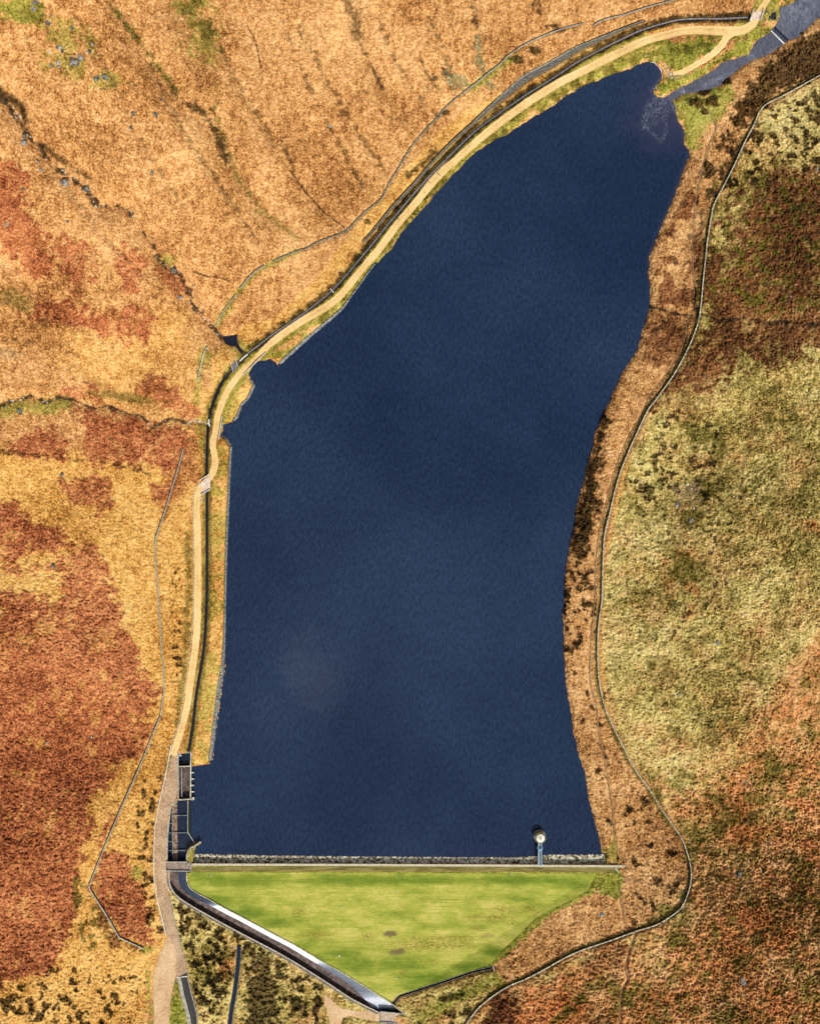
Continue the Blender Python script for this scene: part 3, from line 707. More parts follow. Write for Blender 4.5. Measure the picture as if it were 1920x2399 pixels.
def prism(poly, z0, z1):
    P = np.asarray(poly, float); n = len(P)
    z0 = np.full(n, z0) if np.isscalar(z0) else np.asarray(z0); z1 = np.full(n, z1) if np.isscalar(z1) else np.asarray(z1)
    V3 = np.vstack([world_pts(P[:, 0], P[:, 1], z0), world_pts(P[:, 0], P[:, 1], z1)])
    F = [tuple(range(n))[::-1], tuple(range(n, 2 * n))] + [(i, (i + 1) % n, n + (i + 1) % n, n + i) for i in range(n)]
    return V3, F

def bar(p, q, r=0.05, sides=4):
    """a straight square or round bar between two world points"""
    p, q = Vector(p), Vector(q)
    d = (q - p).normalized()
    a = d.orthogonal().normalized() if abs(d.z) < 0.99 else Vector((1, 0, 0))
    if abs(d.z) < 0.99: a = Vector((0, 0, 1)).cross(d).normalized()
    b = d.cross(a)
    vs = []
    for e in (p, q):
        for k in range(sides):
            t = 2 * math.pi * (k + 0.5) / sides
            vs.append(e + (a * math.cos(t) + b * math.sin(t)) * r * (1.414 if sides == 4 else 1))
    F = [(k, (k + 1) % sides, sides + (k + 1) % sides, sides + k) for k in range(sides)]
    F += [tuple(range(sides))[::-1], tuple(range(sides, 2 * sides))]
    return [tuple(v) for v in vs], F

def join(*ms):
    V_, F_ = [], []
    for v, f in ms:
        b = len(V_)
        V_ += [tuple(p) for p in v]; F_ += [tuple(b + int(i) for i in q) for q in f]
    return V_, F_

def lathe(rings, seg=32, c=(0, 0)):
    V_, F_ = [], []
    for r, z in rings:
        for k in range(seg):
            t = 2 * math.pi * k / seg
            V_.append((c[0] + r * math.cos(t), c[1] + r * math.sin(t), z))
    for i in range(len(rings) - 1):
        for k in range(seg):
            F_.append((i * seg + k, i * seg + (k + 1) % seg, (i + 1) * seg + (k + 1) % seg, (i + 1) * seg + k))
    F_.append(tuple(range(seg))[::-1]); F_.append(tuple((len(rings) - 1) * seg + k for k in range(seg)))
    return V_, F_

# ------------------------------------------------------------------ materials
K = 0.66
def lin(c, k=K):
    out = []
    for x in c[:3]:
        x /= 255.0
        out.append((x / 12.92 if x <= 0.04045 else ((x + 0.055) / 1.055) ** 2.4) * k)
    return (*out, 1)

class NT:
    def __init__(self, name):
        self.m = bpy.data.materials.new(name); self.m.use_nodes = True
        self.t = self.m.node_tree; self.t.nodes.clear()
        self.out = self.t.nodes.new('ShaderNodeOutputMaterial')
        self.b = self.t.nodes.new('ShaderNodeBsdfPrincipled')
        self.t.links.new(self.b.outputs[0], self.out.inputs[0])
        self.pos = self.t.nodes.new('ShaderNodeNewGeometry').outputs['Position']
    def link(self, a, b): self.t.links.new(a, b)
    def noise(self, scale, detail=4, rough=0.55, stretch=None, rot=0, vec=None):
        n = self.t.nodes.new('ShaderNodeTexNoise')
        n.inputs['Scale'].default_value = scale; n.inputs['Detail'].default_value = detail; n.inputs['Roughness'].default_value = rough
        src = vec or self.pos
        if stretch or rot:
            mp = self.t.nodes.new('ShaderNodeMapping')
            mp.inputs['Scale'].default_value = stretch or (1, 1, 1); mp.inputs['Rotation'].default_value = (0, 0, rot)
            self.link(src, mp.inputs['Vector']); src = mp.outputs[0]
        self.link(src, n.inputs['Vector'])
        return n.outputs['Fac']
    def ramp(self, fac, stops):
        r = self.t.nodes.new('ShaderNodeValToRGB')
        el = r.color_ramp.elements
        while len(el) < len(stops): el.new(0.5)
        for e, (p, c) in zip(el, stops): e.position = p; e.color = c
        self.link(fac, r.inputs[0])
        return r.outputs[0]
    def mix(self, fac, a, b, mode='MIX'):
        x = self.t.nodes.new('ShaderNodeMix'); x.data_type = 'RGBA'; x.blend_type = mode
        if isinstance(fac, (int, float)): x.inputs[0].default_value = fac
        else: self.link(fac, x.inputs[0])
        for s_, i in ((a, 6), (b, 7)):
            if isinstance(s_, tuple): x.inputs[i].default_value = s_
            else: self.link(s_, x.inputs[i])
        return x.outputs[2]
    def math(self, op, a, b=0.0, clamp=False):
        x = self.t.nodes.new('ShaderNodeMath'); x.operation = op; x.use_clamp = clamp
        for s_, i in ((a, 0), (b, 1)):
            if isinstance(s_, (int, float)): x.inputs[i].default_value = s_
            else: self.link(s_, x.inputs[i])
        return x.outputs[0]
    def attr(self, name):
        a = self.t.nodes.new('ShaderNodeAttribute'); a.attribute_name = name
        return a
    def bump(self, h, strength=0.5, dist=0.1):
        x = self.t.nodes.new('ShaderNodeBump'); x.inputs['Strength'].default_value = strength; x.inputs['Distance'].default_value = dist
        self.link(h, x.inputs['Height']); self.link(x.outputs[0], self.b.inputs['Normal'])
    def done(self, col, rough=0.9, spec=0.2):
        if isinstance(col, tuple): self.b.inputs['Base Color'].default_value = col
        else: self.link(col, self.b.inputs['Base Color'])
        self.b.inputs['Roughness'].default_value = rough
        self.b.inputs['Specular IOR Level'].default_value = spec
        return self.m

def simple(name, cols, scale=1.0, rough=0.9, bump=0.4, bd=0.1, detail=5, spec=0.2, lo=0.33, hi=0.68, stretch=None, rot=0):
    t = NT(name)
    n = t.noise(scale, detail, 0.62, stretch, rot)
    st = [(lo + (hi - lo) * i / (len(cols) - 1), lin(c)) for i, c in enumerate(cols)]
    c = t.ramp(n, st)
    if bump: t.bump(t.noise(scale * 2.2, 4, 0.6), bump, bd)
    return t.done(c, rough, spec)

RAMPS = {
 'tan':        [(112,66,26),(205,145,82),(246,198,134)],
 'straw':      [(88,76,24),(198,174,92),(248,228,156)],
 'ochre':      [(140,86,28),(222,164,82),(248,206,126)],
 'orange':     [(90,46,12),(198,112,56),(248,172,110)],
 'pink':       [(98,58,22),(204,146,84),(248,204,142)],
 'bracken':    [(78,36,16),(170,94,54),(228,156,100)],
 'redbracken': [(40,18,8),(106,58,32),(178,118,66)],
 'green':      [(66,80,16),(140,142,46),(190,184,84)],
 'olive':      [(44,42,8),(98,88,26),(154,136,58)],
 'heather':    [(12,8,3),(46,32,12),(112,82,36)],
 'earth':      [(9,8,7),(36,28,20),(84,64,46)],
 'gravel':     [(140,116,84),(200,168,124),(232,206,164)],
 'rush':       [(60,66,40),(120,118,78),(176,168,120)],
}
def ground_material():
    t = NT('moorland_ground')
    fine = t.noise(0.85, 4, 0.8)
    mid = t.noise(0.17, 4, 0.6)
    broad = t.noise(0.02, 3, 0.5)
    streaky = t.noise(0.42, 3, 0.65, (1.0, 0.42, 1.0), 0.6)
    f = t.math('ADD', t.math('MULTIPLY', fine, 0.66), t.math('MULTIPLY', streaky, 0.26))
    f = t.math('ADD', f, t.math('MULTIPLY', mid, 0.20))
    f = t.math('ADD', f, t.math('MULTIPLY', t.math('SUBTRACT', broad, 0.5), 0.26))
    f = t.math('SUBTRACT', f, 0.06)
    cols = {}
    for k_, c in RAMPS.items():
        cols[k_] = t.ramp(f, [(0.40, lin(c[0])), (0.495, lin(c[1])), (0.595, lin(c[2]))])
    warm = t.ramp(t.noise(0.045, 5, 0.65), [(0.44, (0, 0, 0, 1)), (0.66, (0.7, 0.7, 0.7, 1))])
    oliv = t.ramp(t.noise(0.075, 5, 0.7), [(0.50, (0, 0, 0, 1)), (0.66, (0.85, 0.85, 0.85, 1))])
    tanm = t.ramp(t.noise(0.030, 5, 0.7, None, 1.0), [(0.44, (0, 0, 0, 1)), (0.60, (0.8, 0.8, 0.8, 1))])
    cols['straw'] = t.mix(oliv, t.mix(warm, cols['straw'], cols['pink']), cols['olive'])
    cols['orange'] = t.mix(oliv, t.mix(tanm, cols['orange'], cols['pink']), cols['olive'])
    cols['pink'] = t.mix(t.math('MULTIPLY', oliv, 0.45), cols['pink'], cols['redbracken'])
    A = [t.attr('cover_a'), t.attr('cover_b'), t.attr('cover_c')]
    seps = []
    for a in A:
        s_ = t.t.nodes.new('ShaderNodeSeparateColor'); t.link(a.outputs['Color'], s_.inputs[0])
        seps += [s_.outputs[0], s_.outputs[1], s_.outputs[2], a.outputs['Alpha']]
    c = cols['tan']
    for i, k_ in enumerate(CLS): c = t.mix(seps[i], c, cols[k_])
    t.bump(t.noise(1.6, 4, 0.7), 0.9, 0.35)
    return t.done(c, 0.95, 0.1)

M_GROUND = ground_material()

def water_material(name, base, shallow, wl=0.6, rot=-0.55, strength=0.40, rough=0.08):
    t = NT(name)
    n1 = t.noise(wl, 2, 0.55, (1.0, 0.42, 1.0), rot)
    n2 = t.noise(wl * 1.6, 3, 0.65, (1.0, 0.55, 1.0), rot + 0.6)
    broad = t.noise(0.007, 4, 0.55)
    h = t.math('ADD', n1, t.math('MULTIPLY', n2, 0.45))
    h = t.math('MULTIPLY', h, t.math('ADD', 0.55, t.math('MULTIPLY', broad, 0.9)))
    h = t.math('MULTIPLY', h, t.math('SUBTRACT', 1.0, t.math('MULTIPLY', t.attr('calm').outputs['Fac'], 0.85)))
    t.bump(h, strength, 0.9)
    sh = t.attr('shallow').outputs['Fac']
    foam = t.attr('foam').outputs['Fac']
    c = t.mix(t.ramp(broad, [(0.38, (0, 0, 0, 1)), (0.62, (1, 1, 1, 1))]), base, (base[0] * 1.9, base[1] * 1.65, base[2] * 1.45, 1))
    wv_ = t.ramp(t.math('ADD', t.math('MULTIPLY', n1, 0.6), t.math('MULTIPLY', n2, 0.4)), [(0.40, (0.70, 0.72, 0.75, 1)), (0.60, (1.32, 1.3, 1.26, 1))])  # ripple lights and darks put into the water colour by the wave noise
    c = t.mix(1.0, c, wv_, 'MULTIPLY')
    c = t.mix(sh, c, shallow)
    fn = t.ramp(t.noise(0.7, 6, 0.8, (1, 0.6, 1), rot), [(0.46, (0, 0, 0, 1)), (0.66, (0.8, 0.8, 0.8, 1))])
    c = t.mix(t.math('MULTIPLY', foam, fn), c, (0.45, 0.5, 0.58, 1))
    t.done(c, rough, 0.35)
    t.b.inputs['IOR'].default_value = 1.333
    return t.m

M_LAKE = water_material('lake_water', (0.0066, 0.0148, 0.0375, 1), (0.032, 0.03, 0.06, 1))
M_RIVER = water_material('river_water', (0.058, 0.066, 0.092, 1), (0.03, 0.03, 0.05, 1), 0.6, 0.9, 0.4, 0.12)
M_DARKWATER = water_material('channel_water', (0.006, 0.010, 0.022, 1), (0.02, 0.02, 0.02, 1), 0.8, 0.3, 0.2, 0.15)

def track_material(name, cols, rut):
    t = NT(name)
    n = t.noise(0.8, 5, 0.65); n2 = t.noise(0.07, 3, 0.5)
    f = t.math('ADD', t.math('MULTIPLY', n, 0.6), t.math('MULTIPLY', n2, 0.4))
    c = t.ramp(f, [(0.36, lin(cols[0])), (0.5, lin(cols[1])), (0.64, lin(cols[2]))])
    ac = t.math('ABSOLUTE', t.attr('across').outputs['Fac'])
    w = t.math('SUBTRACT', 1.0, t.math('MULTIPLY', t.math('ABSOLUTE', t.math('SUBTRACT', ac, 0.42)), 5.0), True)
    c = t.mix(t.math('MULTIPLY', w, 0.5), c, lin(rut))
    t.bump(t.noise(3, 4, 0.6), 0.35, 0.06)
    return t.done(c, 0.95, 0.1)
M_TRACK = track_material('sandy_gravel', [(212,168,102),(244,204,134),(254,224,164)], (255,232,176))
M_FOOT = track_material('trodden_earth', [(88,70,48),(134,108,78),(168,140,106)], (150,125,95))
M_ROAD = track_material('worn_tarmac', [(140,112,88),(188,156,124),(218,188,152)], (206,176,140))
M_DIRT = track_material('dirt', [(176,138,100),(214,178,134),(236,206,166)], (226,192,150))
M_STONE = simple('gritstone', [(58,54,48),(120,114,102),(176,170,152)], 1.4, 0.9, 0.8, 0.25)
M_COPE = simple('pale_coping', [(112,108,86),(200,194,166),(244,240,220)], 0.7, 0.85, 0.4, 0.1)
M_GREYCOPE = simple('grey_coping', [(112,112,102),(166,166,154),(208,208,194)], 0.9, 0.9, 0.5, 0.1)
M_RUIN = simple('lichened_stone', [(60,62,52),(128,130,112),(190,190,172)], 1.0, 0.9, 0.9, 0.3)
M_CONC = simple('concrete', [(128,124,112),(170,166,150),(200,196,180)], 0.5, 0.85, 0.2, 0.05)
M_PALECONC = simple('pale_concrete', [(190,184,170),(224,218,204),(240,234,222)], 0.5, 0.85, 0.2, 0.05)
M_DARKSTONE = simple('wet_stone', [(10,9,9),(34,30,30),(64,56,54)], 0.6, 0.6, 0.5, 0.1, spec=0.4)
M_BROWNSTONE = simple('stained_stone', [(46,36,34),(92,76,70),(132,112,102)], 0.35, 0.75, 0.5, 0.1, spec=0.3)
M_PITCH = simple('stone_pitching', [(60,54,38),(184,168,130),(252,244,222)], 0.6, 0.9, 0.8, 0.3, lo=0.40, hi=0.60)
M_PITCHGREY = simple('grey_pitching', [(70,70,66),(130,130,124),(184,184,178)], 0.8, 0.9, 0.9, 0.4)
M_WHITE = simple('white_paint', [(206,206,200),(232,232,228),(246,246,242)], 0.6, 0.5, 0.0, spec=0.4)
M_BLUE = simple('blue_paint', [(88,150,196),(120,186,226),(160,210,238)], 0.6, 0.4, 0.0, spec=0.4)
M_STEEL = simple('grey_grating', [(66,78,96),(94,108,128),(128,142,160)], 1.2, 0.5, 0.3, 0.05, spec=0.4)
M_DECK = simple('bridge_deck', [(204,176,150),(232,208,186),(244,228,212)], 0.5, 0.85, 0.15, 0.05)
M_BOULDER = simple('boulder_stone', [(50,49,45),(104,102,94),(176,172,158)], 0.7, 0.9, 0.9, 0.25)
M_PALEROCK = simple('pale_rock', [(150,146,134),(216,212,200),(246,244,234)], 0.9, 0.9, 0.7, 0.2)
M_TIMBER = simple('weathered_timber', [(90,78,62),(136,122,100),(172,158,134)], 2.0, 0.9, 0.3, 0.05)
M_ROOF = simple('cream_roof', [(226,222,196),(242,238,216),(248,246,230)], 0.4, 0.6, 0.1, 0.03)
M_RUST = simple('dark_iron', [(40,30,24),(70,54,42),(98,78,60)], 2.0, 0.7, 0.2, 0.03)
M_TOWER = simple('tower_stone', [(70,62,40),(128,116,80),(178,166,122)], 1.3, 0.9, 0.8, 0.2)
def white_water():
    t = NT('white_water')
    al = t.attr('along').outputs['Fac']
    n = t.noise(1.3, 5, 0.7, (1, 1, 1))
    f = t.math('ADD', t.ramp(al, [(0.0, (0, 0, 0, 1)), (0.16, (0.03, 0.03, 0.03, 1)), (0.21, (1, 1, 1, 1)), (0.60, (1, 1, 1, 1)), (0.68, (0.42, 0.42, 0.42, 1)), (0.84, (0.36, 0.36, 0.36, 1)), (0.90, (0.75, 0.75, 0.75, 1)), (0.955, (0.7, 0.7, 0.7, 1)), (0.975, (0.0, 0.0, 0.0, 1))]),
               t.math('MULTIPLY', t.math('SUBTRACT', n, 0.5), 0.9))
    c = t.ramp(f, [(0.0, (0.008, 0.016, 0.035, 1)), (0.30, (0.03, 0.045, 0.07, 1)), (0.62, (0.16, 0.19, 0.24, 1)), (0.85, (0.62, 0.64, 0.68, 1)), (1.0, (0.80, 0.81, 0.82, 1))])
    t.bump(n, 0.6, 0.2)
    return t.done(c, 0.35, 0.4)
M_WHITEWATER = white_water()
M_FOAM = simple('foam', [(150,160,180),(226,230,236),(246,248,250)], 1.6, 0.6, 0.3, 0.05)

def mown_material():
    t = NT('mown_grass')
    stripes = t.noise(0.9, 4, 0.7, (0.03, 1.5, 1), 0)
    patch = t.noise(0.055, 7, 0.78, (0.6, 1.2, 1), 0)
    fine = t.noise(1.2, 4, 0.7)
    g = t.attr('greenness').outputs['Fac']
    f = t.math('ADD', t.math('MULTIPLY', patch, 0.9), t.math('MULTIPLY', stripes, 0.36))
    f = t.math('ADD', f, t.math('MULTIPLY', fine, 0.5))
    f = t.math('SUBTRACT', f, 0.395)
    f = t.math('SUBTRACT', f, t.math('SUBTRACT', t.math('MULTIPLY', g, 0.26), 0.035))
    c = t.ramp(f, [(0.20, lin((88,112,26))), (0.36, lin((122,136,46))), (0.50, lin((158,162,64))), (0.62, lin((190,180,92))), (0.76, lin((212,196,122)))])
    br = t.attr('bare').outputs['Fac']
    bn = t.ramp(t.noise(0.9, 4, 0.7, (0.6, 1.6, 1)), [(0.46, (0, 0, 0, 1)), (0.58, (1, 1, 1, 1))])
    c = t.mix(t.math('MULTIPLY', br, bn), c, lin((112,82,34)))
    pe = t.attr('peat').outputs['Fac']
    c = t.mix(pe, c, lin((104,84,62)))
    t.bump(t.noise(2.0, 3, 0.6), 0.4, 0.1)
    return t.done(c, 0.95, 0.1)
M_MOWN = mown_material()

# ------------------------------------------------------------------ the ground sheet
gz = ZT
verts = world_pts(UU.ravel(), VV.ravel(), gz.ravel())
idx = np.arange(NU * NV).reshape(NV, NU)
faces = np.stack([idx[:-1, :-1].ravel(), idx[1:, :-1].ravel(), idx[1:, 1:].ravel(), idx[:-1, 1:].ravel()], 1)
packs = {}
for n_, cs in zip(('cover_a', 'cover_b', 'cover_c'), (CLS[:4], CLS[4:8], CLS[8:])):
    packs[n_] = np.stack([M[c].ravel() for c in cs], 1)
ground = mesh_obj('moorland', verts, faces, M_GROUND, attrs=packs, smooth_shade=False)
tag(ground, 'rough orange and straw coloured moorland around the reservoir', None, None, 'structure')

# ------------------------------------------------------------------ water
def lake():
    st = 3.0
    u = np.arange(430, 1640, st); v = np.arange(120, 2024, st)
    A, B = np.meshgrid(u, v)
    d = sdf(A, B, RES)
    ok = (d < 8)
    q = ok[:-1, :-1] & ok[1:, :-1] & ok[1:, 1:] & ok[:-1, 1:]
    q &= ~((A[:-1, :-1] < 444) | ((A[:-1, :-1] < 452) & (B[:-1, :-1] < 1792)))
    ii = np.arange(A.size).reshape(A.shape)
    F = np.stack([ii[:-1, :-1][q], ii[1:, :-1][q], ii[1:, 1:][q], ii[:-1, 1:][q]], 1)
    used = np.unique(F); remap = -np.ones(A.size, int); remap[used] = np.arange(len(used))
    au, av, ad = A.ravel()[used], B.ravel()[used], d.ravel()[used]
    near_in = np.hypot(au - 1565, av - 260)
    shal = smooth(130, 20, near_in + fbm(au, av, 40, 3, 301) * 60) * 0.55 + 0.45 * smooth(14, 0, -ad) * smooth(900, 500, av) * (au > 1500)
    foam = np.zeros(len(au))
    for pl, w_, st_ in (([(1545,222),(1522,245),(1512,270),(1510,296)], 6, 0.9), ([(1560,228),(1540,255),(1528,262)], 10, 0.9), ([(1510,296),(1528,312),(1546,332),(1556,322),(1560,298),(1557,285)], 3, 0.8),
                        ([(1572,236),(1580,252)], 8, 0.9), ([(1531,212),(1540,226)], 7, 0.8), ([(1545,240),(1530,290)], 7, 0.5), ([(1565,245),(1555,280)], 6, 0.5), ([(1552,182),(1540,200),(1530,214)], 5, 0.7)):
        foam = np.maximum(foam, 0.42 * st_ * smooth(w_ * 2.2, 0, seg_dist(au, av, pl, False) + fbm(au, av, 12, 2, 305) * 6))
    calm = smooth(1.1, 0.3, np.hypot((au - 725) / 120, (av - 1570) / 120) + fbm(au, av, 90, 3, 307) * 0.9)
    calm = np.maximum(calm, 0.6 * smooth(1.1, 0.3, np.hypot((au - 620) / 90, (av - 1680) / 110) + fbm(au, av, 90, 3, 308) * 0.9))
    W = world_pts(au, av, np.zeros(len(au)))
    o = mesh_obj('reservoir_water', W, remap[F], M_LAKE, attrs={'shallow': shal, 'foam': foam, 'calm': calm}, smooth_shade=True)
    tag(o, 'dark blue rippled water filling the reservoir', None, None, 'structure')
lake()

v_, f_, u2 = poly_mesh([(1575,239),(1556,224)] + RIV[2:10] + [(1803,72),(1834,105)] + [(1832,110)] + RIV[26:-1], 4, 0, 4, zf=lambda u, v: 0.05 + 0 * u)
n_ = len(v_)
foam = np.maximum.reduce([0.6 * smooth(8, 0, seg_dist(u2[:, 0], u2[:, 1], [(1800,128),(1806,120),(1824,113)], False)),
                          0.45 * smooth(10, 0, seg_dist(u2[:, 0], u2[:, 1], [(1650,200),(1690,180),(1720,168)], False)),
                          0.6 * smooth(12, 0, seg_dist(u2[:, 0], u2[:, 1], [(1594,205),(1600,220)], False)),
                          0.6 * smooth(10, 0, seg_dist(u2[:, 0], u2[:, 1], [(1755,132),(1765,140)], False))])
lower = mesh_obj('river_water', v_, f_, M_RIVER, attrs={'shallow': 0.3 * np.ones(n_), 'foam': foam}, smooth_shade=True)
tag(lower, 'grey blue river water below the weir running into the reservoir', None, None, 'structure')
v_, f_, u2 = poly_mesh([(1805,70),(1818,56)] + [(1825,37),(1825,19),(1858,7),(1873,-10),(1960,-130),(2050,-80),(1935,20)] + RIV[21:25] + [(1836,99)], 5, 0, 5, zf=lambda u, v: 0.75 + 0 * u)
upper = mesh_obj('river_water', v_, f_, M_RIVER, attrs={'shallow': np.zeros(len(v_)), 'foam': 0.35 * smooth(60, 20, np.hypot(u2[:, 0] - 1870, u2[:, 1] - 20))}, smooth_shade=True)
tag(upper, 'smooth grey blue pool of river water above the weir', None, None, 'structure')
v_, f_, u2 = poly_mesh(POND, 3, -0.75, 3)
o = mesh_obj('stream_pool_water', v_, f_, M_DARKWATER, attrs={'shallow': np.zeros(len(v_)), 'foam': np.zeros(len(v_))})
tag(o, 'small dark pool where the upper left stream meets the catchwater', None, None, 'structure')
# white surf along the little beach at the inlet
v_, f_, a_ = sweep([(1526,145),(1534,148),(1543,157),(1549,166),(1552,178),(1550,190)], [(-1.5, .06), (0, .1), (1.5, .06)], 1.5, scale=[0.4, 1, 1.3, 1.3, 1.6, 0.7], closed=False, zabs=0.35, edge_jit=0.3)
tag(mesh_obj('shore_foam', v_, f_, M_FOAM), 'line of white foam washed up along the inlet beach', None, None, 'stuff')

# ------------------------------------------------------------------ tracks and paths
prof = [(-0.5, 0.0), (-0.36, .03), (-0.2, 0.0), (0, .05), (0.2, 0.0), (0.36, .03), (0.5, 0.0)]
v_, f_, a_ = sweep(TRACK, prof, 3, scale=TRACK_W, closed=False, edge_jit=0.35, zoff=0.06)
tag(mesh_obj('gravel_track', v_, f_, M_TRACK, attrs=a_), 'pale sandy gravel track along the western shore', None, None, 'structure')
v_, f_, a_ = sweep(BRANCH, prof, 3, scale=[26, 18, 17, 16, 15, 13, 12, 8], closed=False, edge_jit=0.8, zoff=0.09, follow=True)
tag(mesh_obj('gravel_track', v_, f_, M_TRACK, attrs=a_), 'short spur of gravel track leading down to the river inlet', None, None, 'structure')
v_, f_, a_ = sweep(PATH_E, [(-1.2, 0), (0, .03), (1.2, 0)], 3, closed=False, edge_jit=0.4, zoff=0.08, follow=True)
tag(mesh_obj('footpath', v_, f_, M_FOOT, attrs=a_), 'narrow trodden footpath above the eastern shore', None, None, 'structure')
v_, f_, a_ = sweep(PATH_E2, [(-1.2, 0), (0, .03), (1.2, 0)], 3, closed=False, edge_jit=0.4, zoff=0.08, follow=True)
tag(mesh_obj('footpath', v_, f_, M_FOOT, attrs=a_), 'narrow footpath climbing down the slope right of the dam', None, None, 'structure')
def sheet(name, poly, mat, label, lift, step=4, jit=0.3, kind='structure', at=None):
    v, f, u2 = poly_mesh(poly, step, lift, step * 0.8, jit)
    a = {'across': np.zeros(len(v))}
    return tag(mesh_obj(name, v, f, mat, attrs=a), label, None, None, kind)
sheet('access_road', ROADP, M_ROAD, 'worn brown grey access road beside the spillway', 0.08, 4, 0.1)
sheet('dirt_track', DIRT, M_DIRT, 'bare dirt track leaving the access road at the bottom left', 0.14, 4, 0.5)
sheet('dirt_track', BDIRT, M_DIRT, 'bare dirt track leading to the stone bridge at the dam toe', 0.10, 3, 0.5)

# ------------------------------------------------------------------ catchwater and other channels
def channel(name, label, cat, poly, hw, depth, cope, mats, step=4, sm=True, hs=1.0):
    """open masonry channel: two side walls and a bed"""
    P = resample(poly, step=40, sm=sm)
    c = P[len(P) // 2]
    t = thing(name, label, cat, P3(c[0], c[1]))
    for sgn in (1, -1):
        pr = [(sgn * (hw + cope), -depth - 0.5), (sgn * (hw + cope), 0.12), (sgn * hw, 0.14), (sgn * (hw - 0.5), -depth - 0.5)]
        v, f, a = sweep(poly, pr, step, sm, jit=0.12, jz=0.04)
        mesh_obj('side_wall', v, f, mats[0], t)
    v, f, a = sweep(poly, [(-hw, -depth), (0, -depth - 0.1), (hw, -depth)], step, sm, closed=False)
    mesh_obj('bed', v, f, mats[1], t)
    return t
CH1 = CHAN[:32]; CH2 = CHAN[31:]
channel('catchwater_channel', 'stone lined catchwater channel running beside the gravel track', 'channel', CHAN, 2.2, 0.9, 0.7, (simple('mossy_lining', [(30,28,22),(70,64,50),(112,104,84)], 1.2, 0.9, 0.6, 0.2), M_DARKSTONE))
v_, f_, a_ = sweep(CHAN, [(-2.1, -0.55), (2.1, -0.55)], 5, closed=False, zoff=0.0)
greyw = water_material('catchwater_water', (0.12, 0.12, 0.145, 1), (0.006, 0.008, 0.016, 1), 0.9, 0.3, 0.15, 0.25)
along_v = np.repeat(resample(CHAN, step=5)[:, 1], 2)
tag(mesh_obj('catchwater_water', v_, f_, greyw, attrs={'shallow': smooth(820, 900, along_v), 'foam': np.zeros(len(v_))}), 'thin ribbon of water in the catchwater channel', None, None, 'structure')
channel('drain_ditch', 'dark walled drain along the lower right edge of the mown dam', 'drain', DRAIN, 2.2, 1.1, 1.0, (M_STONE, M_DARKSTONE), 3, False)
channel('leat', 'narrow walled leat full of dark water below the spillway', 'channel', LEAT, 4.5, 1.0, 1.2, (M_STONE, M_DARKSTONE), 3)
v_, f_, a_ = sweep(LEAT, [(-4.4, -0.55), (4.4, -0.55)], 4, closed=False)
tag(mesh_obj('leat_water', v_, f_, M_DARKWATER, attrs={'shallow': np.zeros(len(v_)), 'foam': np.zeros(len(v_))}), 'dark water standing in the narrow leat', None, None, 'structure')
# retaining wall above the channel
Pm = resample(RET_TOP, step=40)
t = thing('retaining_wall', 'long battered grey retaining wall on the slope above the catchwater', 'wall', P3(*Pm[len(Pm) // 2]))
v_, f_, a_ = sweep(RET_TOP, [(.5, -1.5), (.5, 1.3), (.36, 1.3), (-.5, -0.1), (-.5, -1.5)], 3, scale=RET_W, jz=0.06, jit=0.15)
mesh_obj('wall_face', v_, f_, simple('retaining_stone', [(52,50,46),(96,92,84),(140,134,120)], 1.3, 0.9, 0.9, 0.3), t)
v_, f_, a_ = sweep(RET_TOP, [(.56, 0.8), (.56, 1.55), (.40, 1.55), (.40, 1.2)], 3, scale=[max(w_, 5) for w_ in RET_W], jz=0.08, jit=0.15)
mesh_obj('coping', v_, f_, M_GREYCOPE, t)

# ------------------------------------------------------------------ dry stone walls
def wall(poly, label, hgt=1.35, body=M_STONE, cope=M_COPE, sm=True, wt=1.3, wb=1.9, jz=0.06, hs=None, name='dry_stone_wall'):
    c = poly[len(poly) // 2]
    t = thing(name, label, 'wall', P3(*c))
    v, f, a = sweep(poly, [(-wb, -0.7), (-wt, hgt), (wt, hgt), (wb, -0.7)], 3, sm, jit=0.14, jz=jz, hscale=hs)
    mesh_obj('wall_body', v, f, body, t)
    v, f, a = sweep(poly, [(-wt - .25, hgt - .04), (-wt * .8, hgt + .26), (wt * .8, hgt + .26), (wt + .25, hgt - .04)], 2.5, sm, jit=0.14, jz=jz, hscale=hs)
    mesh_obj('coping', v, f, cope, t)
    return t
wall(WALL_E, 'very long pale topped dry stone wall winding down the right hand moor', 1.9, jz=0.10, wt=1.0, wb=1.7)
wall(WALL_NE, 'dark dry stone wall segment ending at the gap near the top edge', 1.5, cope=M_GREYCOPE)
wall(WALL_N, 'curving dry stone wall on the upper slope left of the gap', 1.5, cope=M_GREYCOPE)
wall(WALL_RUIN, 'low tumbledown dry stone wall crumbling along the upper slope', 0.85, M_RUIN, M_RUIN, wt=1.2, wb=2.4, jz=0.22)
wall(WALL_NW, 'short curved grey wall standing above the ruined wall line', 1.4, cope=M_GREYCOPE)
wall(WALL_NW2, 'low broken wall running down to the stream by the pool', 0.8, M_RUIN, M_GREYCOPE, wt=1.0, wb=1.6, jz=0.1)
wall(WALL_SHORT, 'short lone pale wall left of the small footbridge', 1.3)
wall(WALL_W, 'long angular grey dry stone wall along the bracken slope', 1.4, cope=M_GREYCOPE, sm=False)
EDGE_W = [(472,1130),(460,1140),(453,1155),(451,1180),(452,1237),(453,1348),(452,1441),(446,1515),(436,1589),(425,1663),(412,1716),(403,1740)]
wall(EDGE_W, 'low pale stone edging along the uphill side of the gravel track', 0.35, M_STONE, M_COPE, wt=0.7, wb=0.9, jz=0.08, name='stone_edging')
